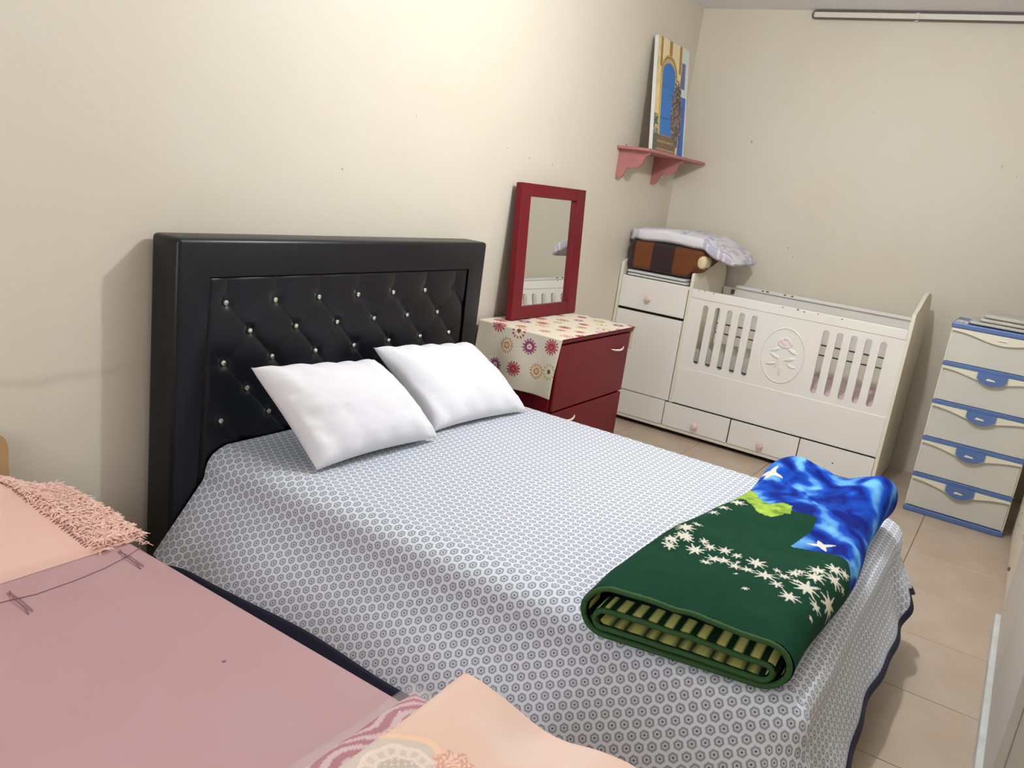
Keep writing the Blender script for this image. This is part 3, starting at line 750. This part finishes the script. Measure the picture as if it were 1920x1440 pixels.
# strip coordinates: s runs from the left hem up, across the top to the right hem
hangL, hangR = .30, .13; wid = CX1 - CX0 + .02; yF, yB = CY - .014, -.018
ns, nv = 330, 130
s = np.linspace(0, hangL + wid + hangR, ns); vv = np.linspace(yB, yF, nv)
Ss, Vs = np.meshgrid(s, vv, indexing='ij')
Xs = np.where(Ss < hangL, CX0 - .012, np.where(Ss > hangL + wid, CX1 + .012, CX0 - .01 + (Ss - hangL)))
Zs = np.where(Ss < hangL, topz_ - (hangL - Ss), np.where(Ss > hangL + wid, topz_ - (Ss - hangL - wid), topz_))
dl = np.clip(hangL - Ss, 0, 1); dr = np.clip(Ss - hangL - wid, 0, 1)
Xs = Xs - dl * .06 - .010 * np.sin(Vs * 22 + 1) * np.minimum(dl * 6, 1) + dr * .04
Zs = Zs + .0022 * (fbm(Ss * 14, Vs * 14, 91)) * (dl == 0) * (dr == 0)
Ys = Vs + .012 * np.minimum(dl * 5, 1) * sstep(Vs, -.3, -.5) - .0 * dl
C = np.broadcast_to(L3((224, 212, 190)), Ss.shape + (3,)).copy()
for (cv, zz, c1, c2, npet, kd) in ((-.206, .707, 'o', 'w', 16, 0), (-.337, .727, 'p', 'w', 14, 1), (-.462, .752, 'r', 'k', 14, 0), (-.262, .792, 'r', 'w', 12, 2), (-.14, .80, 'r', 'k', 12, 2),
                                  (-.27, .60, 'r', 'k', 14, 0), (-.40, .615, 'o', 'w', 16, 0), (-.15, .59, 'p', 'w', 14, 1), (-.48, .63, 'g', 'w', 12, 2)):
    C = flower(C, Ss, Vs, hangL - (topz_ - zz), cv, .040, cols[c1], cols[c2], npet, kd)
rr_ = random.Random(5); keys = 'rkporgpk'
for i in range(8):
    for j in range(4):
        C = flower(C, Ss, Vs, hangL + .09 + .105 * i + rr_.uniform(-.02, .02), -.09 - .125 * j - (.05 if i % 2 else 0) + rr_.uniform(-.015, .015), rr_.uniform(.028, .042), cols[rr_.choice(keys)], cols[rr_.choice('wk')], rr_.choice((12, 14, 16)), rr_.randrange(3))
cl_o = grid_obj('cloth', np.stack([Xs, Ys, Zs], -1), M['tablecloth'], tcl, col=C, flip=True)
sol = cl_o.modifiers.new('thick', 'SOLIDIFY'); sol.thickness = .0015; sol.offset = 1

# ------------------------------------------------------------------ mirror leaning on the cabinet
mir = thing('mirror', 'red framed mirror leaning on the wall above the red cabinet', 'mirror', (-1.81, -.1, .80))
q00, q10, q11, q01 = (np.array(v) for v in ((-2.157, -.125, .8065), (-1.468, -.125, .8065), (-1.413, -.050, 1.507), (-2.102, -.050, 1.507)))
nrm = np.cross(q10 - q00, q01 - q00); nrm /= np.linalg.norm(nrm)     # points to -y
def mq(u, v, w): return tuple((1 - u) * (1 - v) * q00 + u * (1 - v) * q10 + u * v * q11 + (1 - u) * v * q01 + nrm * w)
def mbox(u0, u1, v0, v1, w0, w1):
    bb = B(); P = [[[bb.bm.verts.new(mq(u, v, w_)) for w_ in (w0, w1)] for v in (v0, v1)] for u in (u0, u1)]
    for q in (((0, 0, 0), (0, 1, 0), (1, 1, 0), (1, 0, 0)), ((0, 0, 1), (1, 0, 1), (1, 1, 1), (0, 1, 1)), ((0, 0, 0), (1, 0, 0), (1, 0, 1), (0, 0, 1)),
              ((0, 1, 0), (0, 1, 1), (1, 1, 1), (1, 1, 0)), ((0, 0, 0), (0, 0, 1), (0, 1, 1), (0, 1, 0)), ((1, 0, 0), (1, 1, 0), (1, 1, 1), (1, 0, 1))):
        bb.bm.faces.new([P[a][b_][c] for a, b_, c in q])
    bmesh.ops.bevel(bb.bm, geom=list(bb.bm.edges), offset=.003, segments=2, affect='EDGES', profile=.5)
    return bb
fu, fv = .135, .092
mbox(0, fu, 0, 1, -.038, 0).build('frame_stile', M['red'], mir); mbox(1 - fu, 1, 0, 1, -.038, 0).build('frame_stile', M['red'], mir)
mbox(fu - .004, 1 - fu + .004, 1 - fv, 1, -.036, -.003).build('frame_rail', M['red'], mir); mbox(fu - .004, 1 - fu + .004, 0, fv, -.036, -.003).build('frame_rail', M['red'], mir)
mbox(fu - .02, 1 - fu + .02, fv - .02, 1 - fv + .02, -.032, -.022).build('mirror_glass', M['mirror'], mir)

# ------------------------------------------------------------------ wall shelf and picture
sh = thing('wall_shelf', 'small rose-pink wooden wall shelf in the far corner', 'shelf', (-.5, -.1, 1.79))
B().box(-.985, -.012, -.205, .014, 1.784, 1.802, .003, 2).build('shelf_board', M['shelf'], sh)
prof = [(.014, 1.784), (-.190, 1.784), (-.190, 1.766), (-.172, 1.756), (-.160, 1.735), (-.150, 1.705), (-.128, 1.685), (-.095, 1.678), (-.068, 1.680), (-.052, 1.668), (-.040, 1.645), (-.026, 1.615), (-.010, 1.606), (.014, 1.606)]
for x in (-.935, -.395): B().prism(prof, 'x', x - .010, x + .010).build('bracket', M['shelf'], sh)
B().tube([(-.93, -.02, 1.80), (-.93, -.02, 1.815)], .003, 6).build('nail', M['darkmetal'], sh)
pic = thing('picture', 'unframed canvas picture of a blue arched doorway on the pink shelf', 'picture', (-.55, -.1, 1.803))
p00, p10, p11, p01 = (np.array(v) for v in ((-.866, -.168, 1.806), (-.352, -.168, 1.806), (-.254, -.042, 2.490), (-.768, -.042, 2.490)))
pn = np.cross(p10 - p00, p01 - p00); pn /= np.linalg.norm(pn)
def pq(u, v, w):
    u = np.asarray(u)[..., None]; v = np.asarray(v)[..., None]
    return (1 - u) * (1 - v) * p00 + u * (1 - v) * p10 + u * v * p11 + (1 - u) * v * p01 + pn * w
bb = B(); c8 = [bb.bm.verts.new(tuple(pq(u, v, w_))) for w_ in (-.024, -.0006) for u, v in ((0, 0), (1, 0), (1, 1), (0, 1))]
for f_ in ((3, 2, 1, 0), (4, 5, 6, 7), (0, 1, 5, 4), (1, 2, 6, 5), (2, 3, 7, 6), (3, 0, 4, 7)): bb.bm.faces.new([c8[i] for i in f_])
bb.build('stretched_canvas', M['canvasedge'], pic)
U, Vp = np.meshgrid(np.linspace(0, 1, 130), np.linspace(0, 1, 170), indexing='ij')
nz = fbm(U * 14, Vp * 18, 101); nz2 = fbm(U * 40, Vp * 50, 103)
C = L3((206, 184, 132)) * (.75 + .5 * nz[..., None])
col_strip = ((np.abs(U - .12) < .03) | (np.abs(U - .40) < .045) | (np.abs(U - .72) < .035)) & (Vp > .74); C = np.where(col_strip[..., None], L3((150, 112, 62)) * (.7 + .6 * nz2[..., None]), C)
C = np.where((((U > .15) & (U < .355) & (Vp > .82)) | ((U > .445) & (U < .685) & (Vp > .72)))[..., None], L3((214, 198, 158)), C)
au = (U - .385) / .20; arch_ring = ((Vp < .70) & (np.abs(au) < 1.32)) | ((Vp >= .70) & (np.hypot(au, (Vp - .70) / .13) < 1.32))
C = np.where((arch_ring & (Vp > .12))[..., None], L3((186, 156, 96)) * (.75 + .5 * nz2[..., None]), C)
ring2 = (Vp >= .70) & (np.abs(np.hypot(au, (Vp - .70) / .13) - 1.14) < .05); C = np.where(ring2[..., None], L3((120, 90, 48)), C)
arch = ((Vp < .70) & (np.abs(au) < 1)) | ((Vp >= .70) & (np.hypot(au, (Vp - .70) / .10) < 1)); arch &= Vp > .14
C = np.where(arch[..., None], L3((44, 108, 178)) * (1 - Vp[..., None] * .0) * (.9 + .2 * nz[..., None]), C)
for vl in (.30, .58): C = np.where((arch & (np.abs(Vp - vl) < .005))[..., None], L3((30, 80, 145)), C)
C = np.where(((Vp < .15) & (U < .72))[..., None], L3((112, 88, 66)) * (.6 + .8 * nz2[..., None]), C)
C = np.where(((Vp < .15) & (U < .72) & (np.sin(Vp * 90) > .6))[..., None], L3((150, 126, 96)), C)
side = U > .76 + .03 * np.sin(Vp * 9); C = np.where((side & (Vp > .55))[..., None], L3((196, 206, 204)), C)
C = np.where((side & (Vp > .62) & (Vp < .86) & (U < .90))[..., None], L3((96, 100, 140)) * (.7 + .6 * nz2[..., None]), C)
C = np.where((side & (Vp <= .55))[..., None], L3((56, 96, 168)) * (.6 + .8 * nz[..., None]), C)
pl = (np.hypot((U - .68) / .17, (Vp - .36) / .30) + .5 * (nz2 - .5)) < 1; lt = fbm(U * 60, Vp * 60, 107)[..., None]
C = np.where(pl[..., None], np.where(lt > .58, L3((150, 120, 130)), np.where(lt > .45, L3((70, 82, 60)), L3((72, 54, 44)))), C)
C = np.where((((Vp < .32) & (U < .13)) & (nz2 > .42))[..., None], L3((70, 92, 70)), C)
C = np.where((U > .965)[..., None], L3((206, 208, 204)), C)
grid_obj('print', pq(U, Vp, .0004), M['print'], pic, col=np.clip(C * 1.25, 0, 1), smooth=False)

# ------------------------------------------------------------------ crib with changing unit
crib = thing('crib', 'white painted baby crib with changing unit and drawers along the far wall', 'crib', (-.33, -.9, 0))
FXc = -.65
arcp = [(-.648, 1.080), (-.60, 1.092), (-.52, 1.118), (-.44, 1.146), (-.36, 1.170), (-.28, 1.182), (-.20, 1.182), (-.13, 1.166), (-.075, 1.135), (-.040, 1.09), (-.028, 1.04)]
endp = [(FXc, .03)] + [(FXc, 1.06)] + arcp + [(-.022, .03)]
for y0, y1 in ((.010, -.010), (-.494, -.514), (-1.808, -1.828)):
    sh_ = 0 if y0 > -1 else .02
    ep = endp if y0 != -.494 else [(FXc + .019, .03), (FXc + .019, .22), (FXc, .22)] + endp[1:]
    B().prism([(x + (sh_ if x > -.6 else 0), z) for x, z in ep], 'y', y0, y1).build('end_panel', M['cribcream'], crib)
for y in (-.02, -.48, -1.2, -1.79):
    for x in (-.60, -.08): B().box(x - .025, x + .025, y - .015, y + .015, 0, .034).build('foot', M['gap'], crib)
B().box(FXc + .045, FXc + .055, -1.80, -.005, 0, .032).build('under_crib_shade', M['gap'], crib)  # recessed dark strip standing in for the shade under the crib
# changing unit
B().box(-.645, -.03, -.494, -.010, .972, .992, .002, 1).build('changing_top', M['cribwhite'], crib)
B().box(-.63, -.03, -.494, -.010, .06, .972).build('unit_carcass', M['gap'], crib)
d_ = B().box(FXc, FXc + .018, -.487, -.012, .782, .990, .003, 2).build('drawer_front', M['cribwhite'], crib)
def knob(y, z, parent): B().lathe([(.013, 0), (.011, -.008), (.018, -.015), (.022, -.024), (.017, -.033), (.005, -.037)], (FXc, y, z), 'x', 14).build('knob', M['knob'], parent, True)
knob(-.229, .867, d_)
dr = B().box(FXc, FXc + .018, -.487, -.012, .222, .764, .003, 2).build('cupboard_door', M['cribwhite'], crib)
B().box(FXc, FXc + .018, -.468, -.012, .052, .217, .003, 2).build('kick_panel', M['cribwhite'], crib)
for y, z in ((-.115, .66), (-.37, .645)): B().lathe([(.004, .001), (.004, -.0015), (.002, -.002)], (FXc, y, z), 'x', 8).build('screw_cap', M['cribcream'], dr)
B().box(FXc + .004, -.03, -1.808, .008, .030, .050).build('bottom_rail', M['cribcream'], crib)
# crib front
y_a, y_b = -.514, -1.808
slotsL = [-.625 - .0805 * k for k in range(5)]; slotsR = [-1.380 - .0805 * k for k in range(5)]
sw, zt_, zb_ = .018, .898, .505
fp = B()
fp.box(FXc - .004, FXc + .020, y_b, y_a, .930, .988, .004, 2); fp.box(FXc - .004, FXc + .018, y_b, y_a, .224, .470, .003, 2)
fp.box(FXc, FXc + .016, y_b, slotsR[-1] - sw, .468, .932); fp.box(FXc, FXc + .016, slotsR[0] + sw, slotsL[-1] - sw, .468, .932); fp.box(FXc, FXc + .016, slotsL[0] + sw, y_a, .468, .932)
for yc in slotsL + slotsR:
    up = [(yc - sw, .932), (yc - sw, zt_ - sw)] + [(yc - sw * math.cos(a), zt_ - sw + sw * math.sin(a)) for a in np.linspace(0, math.pi, 11)[1:-1]] + [(yc + sw, zt_ - sw), (yc + sw, .932)]
    dn = [(yc - sw, .468), (yc - sw, zb_ + sw)] + [(yc - sw * math.cos(a), zb_ + sw - sw * math.sin(a)) for a in np.linspace(0, math.pi, 11)[1:-1]] + [(yc + sw, zb_ + sw), (yc + sw, .468)]
    fp.prism(up, 'x', FXc, FXc + .016); fp.prism(dn, 'x', FXc, FXc + .016)
front = fp.build('front_panel', M['cribwhite'], crib)
for g in (slotsL, slotsR):
    for a, b_ in zip(g, g[1:]): B().box(FXc, FXc + .016, b_ + sw, a - sw, .468, .932).build('slat', M['cribwhite'], front)
# oval medallion with carved rose
oy, oz = -1.160, .690
ring = [(FXc - .001, oy + .128 * math.cos(a), oz + .170 * math.sin(a)) for a in np.linspace(0, 2 * math.pi, 49)[:-1]]
B().tube(ring, .0045, 8, closed=True).build('oval_moulding', M['cribwhite'], front, True)
def petal(cy_, cz_, a, b_, ang, mt, nm):
    bb = B(); n_ = 12; rings = []
    for r, hgt in ((1, 0), (.85, .004), (.5, .0065), (.12, .0055)):
        rings.append([bb.bm.verts.new((FXc - hgt, cy_ + r * (a * math.cos(t) * math.cos(ang) - b_ * math.sin(t) * math.sin(ang)), cz_ + r * (a * math.cos(t) * math.sin(ang) + b_ * math.sin(t) * math.cos(ang)))) for t in np.linspace(0, 2 * math.pi, n_ + 1)[:-1]])
    for A, Cc in zip(rings, rings[1:]):
        for k in range(n_): bb.bm.faces.new((A[k], A[(k + 1) % n_], Cc[(k + 1) % n_], Cc[k]))
    bb.bm.faces.new(rings[-1]); bb.build(nm, mt, front, True)
for dy, dz, a, b_, an in ((.0, .075, .034, .018, .3), (-.030, .085, .026, .014, 1.0), (.028, .085, .026, .014, 2.2), (.0, .105, .020, .013, .0), (-.012, .058, .030, .012, -.3), (.022, .060, .026, .011, .5)):
    petal(oy + dy, oz + dz, a, b_, an, M['rose'], 'rose_petal')
for dy, dz, a, b_, an in ((-.055, .035, .034, .012, .4), (.052, .030, .034, .012, 2.7), (-.045, -.015, .036, .012, -.4), (.046, -.010, .036, .012, 3.5), (-.062, -.055, .030, .010, .2), (.060, -.060, .032, .010, 2.9), (0, -.095, .008, .034, 0), (.022, -.045, .008, .05, .3)):
    petal(oy + dy, oz + dz, a, b_, an, M['cribwhite'], 'carved_leaf')
# chips along the rails
for y, z in ((-.56, .984), (-.60, .986), (-1.10, .980), (-1.19, .983), (-1.23, .978), (-1.31, .981), (-1.45, .978), (-.66, .982)):
    a = random.uniform(.004, .010); B().prism([(y + a * math.cos(t) * random.uniform(.6, 1.3), z + .5 * a * math.sin(t)) for t in np.linspace(0, 6.28, 7)[:-1]], 'x', FXc - .0048, FXc - .003).build('paint_chip', M['chip'], front)
# lower drawers
for i, (ya, yb) in enumerate(((-.474, -.924), (-.932, -1.366), (-1.372, -1.806))):
    yt = max(yb, -1.806); d_ = B().box(FXc, FXc + .018, yt, ya, .052, .213, .003, 2).build('drawer_front', M['cribwhite'], crib)
    if i < 2: knob((-.705, -1.146)[i], .106, d_)
    else: B().lathe([(.004, .001), (.0045, -.0008), (.002, -.001)], (FXc, -1.585, .118), 'x', 8).build('screw_hole', M['gap'], d_)
B().box(-.63, -.04, y_b, y_a, .06, .218).build('drawer_carcass', M['gap'], crib)
# back boards
B().box(-.055, -.035, -1.80, -.52, .722, .985, .002, 1).build('back_board', M['cribwhite'], crib)
B().box(-.070, -.030, -1.80, -.605, .985, 1.006, .004, 2).build('back_rail', M['cribwhite'], crib)
B().box(-.053, -.037, -1.80, -.52, .655, .712).build('back_board', M['cribcream'], crib)
B().box(-.055, -.037, -1.80, -.52, .25, .645).build('back_board', M['cribcream'], crib)
B().box(-.066, -.034, -.604, -.582, .940, .972).build('rail_bracket', M['chip'], crib)
for y in (-.80, -.83, -.95, -1.0): B().box(-.0712, -.069, y - random.uniform(.006, .014), y + .006, .996, 1.004).build('paint_chip', M['chip'], crib)
# bedding in the crib
X, Y, Z, e = puffy(-.62, -.075, -1.80, -.52, .30, .516, 40, 110, .05, 111, .008)
tag(grid_obj('crib_mattress', np.stack([X, Y, Z], -1), M['cribbed'], base=True), 'pale pink flowered mattress inside the white crib', 'mattress')
X, Y, Z, e = puffy(-.60, -.12, -1.02, -.56, .519, .60, 40, 60, .03, 113, .02)
tag(grid_obj('crib_cloth', np.stack([X, Y, Z], -1), M['greycloth'], base=True), 'crumpled grey cloth inside the crib behind its left slots', 'cloth')

# ------------------------------------------------------------------ things on the changing unit
def rounded_slab(name, x0, x1, y0, y1, z0, z1, colfn, material, parent=None, rad=.05, nx=40, ny=90, amp=.008, seed=1, zfn=None, p=.45):
    """closed cushion-like slab"""
    th = np.linspace(0, 2 * math.pi, nx * 2 + 1)[:-1]; ys = np.linspace(y0, y1, ny)
    out = np.zeros((ny, len(th), 3)); hx_, hz_ = (x1 - x0) / 2, (z1 - z0) / 2
    for i, y in enumerate(ys):
        e = min(i, ny - 1 - i) / (ny - 1) * abs(y1 - y0); t = min(1, e / rad); k = math.sqrt(max(0, 1 - (1 - t) ** 2)); k = max(k, .02)
        for j, a in enumerate(th):
            c, s_ = math.cos(a), math.sin(a)
            xx = hx_ * math.copysign(abs(c) ** p, c) * (.75 + .25 * k); zz = hz_ * math.copysign(abs(s_) ** p, s_) * k
            out[i, j] = ((x0 + x1) / 2 + xx, y, (z0 + z1) / 2 + zz)
    nzv = fbm(out[..., 0] * 9 + out[..., 2] * 5, out[..., 1] * 9, seed) - .5
    out[..., 0] += amp * nzv; out[..., 2] += amp * nzv * (out[..., 2] > (z0 + z1) / 2)
    if zfn is not None: out[..., 2] += zfn(out[..., 0], out[..., 1], out[..., 2])
    col = colfn(out) if colfn else None
    o = grid_obj(name, out, material, parent, closed_v=True, col=col, base=parent is None)
    bm = bmesh.new(); bm.from_mesh(o.data); bmesh.ops.recalc_face_normals(bm, faces=bm.faces)
    bmesh.ops.holes_fill(bm, edges=bm.edges, sides=0); bm.to_mesh(o.data); bm.free()
    for p_ in o.data.polygons: p_.use_smooth = True
    return o
ws = thing('folded_white_sheet', 'thin folded white sheet under the brown blanket on the changing unit', 'sheet', (-.4, -.24, .993))
rounded_slab('lower_fold', -.640, -.15, -.470, -.025, .9935, 1.014, None, M['whitecloth'], ws, .02, seed=3, amp=.004)
rounded_slab('upper_fold', -.635, -.15, -.455, -.020, 1.012, 1.036, None, M['whitecloth'], ws, .02, seed=5, amp=.005)
bbk = thing('brown_blanket', 'folded brown and dark striped blanket on the changing unit', 'blanket', (-.38, -.24, 1.036))
def brown_col(P):
    y = P[..., 1]; t = np.full(y.shape, 0); C = np.zeros(y.shape + (3,)); C[:] = L3((52, 34, 36))
    C = np.where(((y < -.065) & (y > -.190))[..., None], L3((112, 62, 28)), C); C = np.where(((y < -.345) & (y > -.60))[..., None], L3((106, 58, 26)), C)
    C = np.where((y > -.045)[..., None], L3((64, 48, 34)), C); return C
def div_top(x): return np.interp(x, [p[0] for p in arcp], [p[1] for p in arcp])
def brown_z(x, y, z): return np.maximum(0, div_top(x) + .006 - z) * sstep(-y, .440, .488)
rounded_slab('blanket_body', -.635, -.10, -.560, -.004, 1.041, 1.236, brown_col, M['brownb'], bbk, .035, seed=7, amp=.010, zfn=brown_z, p=.22)
rounded_slab('cream_corner', -.640, -.52, -.566, -.505, 1.112, 1.205, None, M['creamcloth'], bbk, .03, nx=16, ny=24, seed=9, amp=.006)
def lil_col(P):
    x, y = P[..., 0], P[..., 1]; q = fbm(x * 55, y * 55, 121); msk = (fbm(x * 8, y * 8, 123) > .52) & (q > .52)
    return np.where(msk[..., None], L3((184, 178, 196)), L3((222, 220, 224)))
def lil_z(x, y, z): return -.035 * (1 - sstep(-y, -.01, .06)) * (z < 1.29) + .012 * np.exp(-((y + .3) / .15) ** 2) -.09 * sstep(-y, .50, .74) - .008 * np.sin(y * 40) * sstep(-y, .45, .6)
o = rounded_slab('lilac_sheet', -.652, -.08, -.735, .006, 1.228, 1.322, lil_col, M['lilac'], None, .12, seed=11, amp=.022, zfn=lil_z)
tag(o, 'crumpled white sheet with lilac print on top of the brown blanket', 'sheet')

# ------------------------------------------------------------------ plastic drawer tower
dt = thing('drawer_tower', 'blue and grey plastic tower of five drawers beside the crib', 'drawers', (-.55, -2.268, 0))
DX, DY0, DY1 = -.7457, -2.022, -2.514; DC = (DY0 + DY1) / 2
fr = B(); fr.box(DX + .012, -.34, DY1, DY1 + .012, .02, 1.06); fr.box(DX + .012, -.34, DY0 - .012, DY0, .02, 1.06); fr.box(-.352, -.34, DY1, DY0, .02, 1.06)
fr.build('side_panels', M['creampl'], dt)
B().box(DX - .006, -.335, DY1 - .004, DY0 + .004, 1.060, 1.088, .006, 2).build('top_cap', M['bluepl'], dt)
B().box(DX - .004, -.335, DY1 - .003, DY0 + .003, .0, .030, .005, 2).build('base', M['bluepl'], dt)
zs = [1.060, .872, .656, .442, .228, .030]
for k in range(5):
    zt, zb = zs[k], zs[k + 1]
    if k > 0:
        B().box(DX - .003, -.36, DY1, DY0, zt - .020, zt + .002, .003, 2).build('shelf_rail', M['bluepl'], dt); zt -= .020
    dw = B().box(DX + .004, -.37, DY1 + .006, DY0 - .006, zb + .004, zt - .002, .004, 2).build('drawer', M['drawerpl'], dt)
    ys = np.linspace(DY0 - .004, DY1 + .004, 41)
    low = [(y, zt - .014 - .036 * (.5 + .5 * math.cos(2 * math.pi * (y - DC) / (DY0 - DY1))) ** 1.2) for y in ys]
    B().prism([(DY0 - .004, zt - .001)] + low + [(DY1 + .004, zt - .001)], 'x', DX - .010, DX + .006).build('drawer_lip', M['creampl'], dw)
    if k > 0:
        ly = np.linspace(DC + .070, DC - .070, 15)
        lp = [(DC + .070, zt + .003)] + [(y, zt - .030 - .030 * math.cos((y - DC) / .14 * math.pi) ** .7 if abs(y - DC) < .0699 else zt - .030) for y in ly] + [(DC - .070, zt + .003)]
        la = B().prism(lp, 'x', DX - .022, DX - .008).build('latch', M['bluepl'], dw)
        B().prism([(DC + .02, zt - .022), (DC + .026, zt - .034), (DC - .020, zt - .034), (DC - .012, zt - .026)], 'x', DX - .0245, DX - .021).build('catch', M['creampl'], dw)
    else:
        B().box(DX - .0125, DX - .009, DC - .022, DC + .022, zt - .034, zt - .022, .001, 1).build('label_plate', M['whiteplastic'], dw)
        B().box(DX - .0130, DX - .012, DC - .018, DC + .018, zt - .0300, zt - .0275).build('label_mark', M['gap'], dw)
gc = thing('folded_grey_cloth', 'grey folded cloth on top of the plastic drawer tower', 'cloth', (-.56, -2.34, 1.09))
rounded_slab('lower_fold', -.735, -.40, -2.515, -2.090, 1.0895, 1.110, None, M['greycloth'], gc, .02, nx=20, ny=60, seed=21, amp=.004)
rounded_slab('middle_fold', -.715, -.40, -2.515, -2.135, 1.109, 1.130, None, M['greycloth'], gc, .02, nx=20, ny=60, seed=23, amp=.004)
rounded_slab('upper_fold', -.690, -.40, -2.515, -2.150, 1.129, 1.155, None, M['greycloth'], gc, .02, nx=20, ny=60, seed=25, amp=.006)
le = thing('leaflet', 'small printed leaflet lying at the corner of the drawer tower top', 'leaflet', (-.66, -2.07, 1.088))
B().box(-.735, -.58, -2.088, -2.03, 1.0885, 1.091).build('sheet', M['paper'], le)
for y in (-2.045, -2.066): B().box(-.728, -.70, y - .008, y + .008, 1.091, 1.0916).build('printed_flower', M['paperink'], le)

# ------------------------------------------------------------------ white wardrobe along the right side
wr = thing('wardrobe', 'worn white wardrobe at the right edge beside the tiled floor', 'wardrobe', (-2.0, -2.86, 0))
B().box(-3.40, -.62, -3.15, -2.572, .0, 1.92, .003, 1).build('carcass', M['wardrobe'], wr)
B().box(-3.40, -1.95, -2.572, -2.530, .0, .055, .003, 1).build('plinth', M['plinth'], wr)
B().box(-3.395, -2.68, -2.572, -2.548, .062, 1.90, .004, 2).build('door', M['wardrobe'], wr)
d2 = B().box(-2.674, -1.955, -2.572, -2.548, .062, 1.90, .004, 2).build('door', M['wardrobe'], wr)
d3 = B().box(-1.945, -.622, -2.572, -2.560, .012, 1.90, .004, 2).build('side_door', M['cribcream'], wr)
B().lathe([(.008, 0), (.010, .006), (.006, .010)], (-1.42, -2.560, .075), 'y', 10).build('hinge_knuckle', M['darkmetal'], d3)
for x, z in ((-1.10, .20), (-1.02, .24), (-.95, .16), (-1.70, .32), (-1.6, .30)): B().lathe([(.006, -.001), (.007, .0008), (.003, .001)], (x, -2.560, z), 'y', 7).build('red_mark', M['paperink'], d3)

# ------------------------------------------------------------------ curtain rail
cr = thing('curtain_rail', 'flat curtain rail with dark edges under the ceiling on the far wall', 'curtain rail', (.02, -1.7, 2.78))
def rx(y): return FX(y) - .028
loop = []
for y in np.linspace(-.745, -2.85, 12): loop.append((rx(y), y, 2.8065))
for y in np.linspace(-2.85, -.745, 12): loop.append((rx(y), y, 2.7635))
loop += [(rx(-.73), -.735, 2.768), (rx(-.73), -.730, 2.785), (rx(-.73), -.735, 2.802)]
B().tube(loop, .0058, 8, closed=True).build('rail_rod', M['darkmetal'], cr, True)
B().prism([(rx(-.745) + .002, -.742), (rx(-2.85) + .002, -2.85), (rx(-2.85) + .014, -2.85), (rx(-.745) + .014, -.742)], 'z', 2.768, 2.802).build('rail_band', M['railwhite'], cr)
for y in (-1.35, -2.3): B().box(rx(y) - .004, FX(y) - .001, y - .012, y + .012, 2.755, 2.812, .002, 1).build('bracket', M['railwhite'], cr)
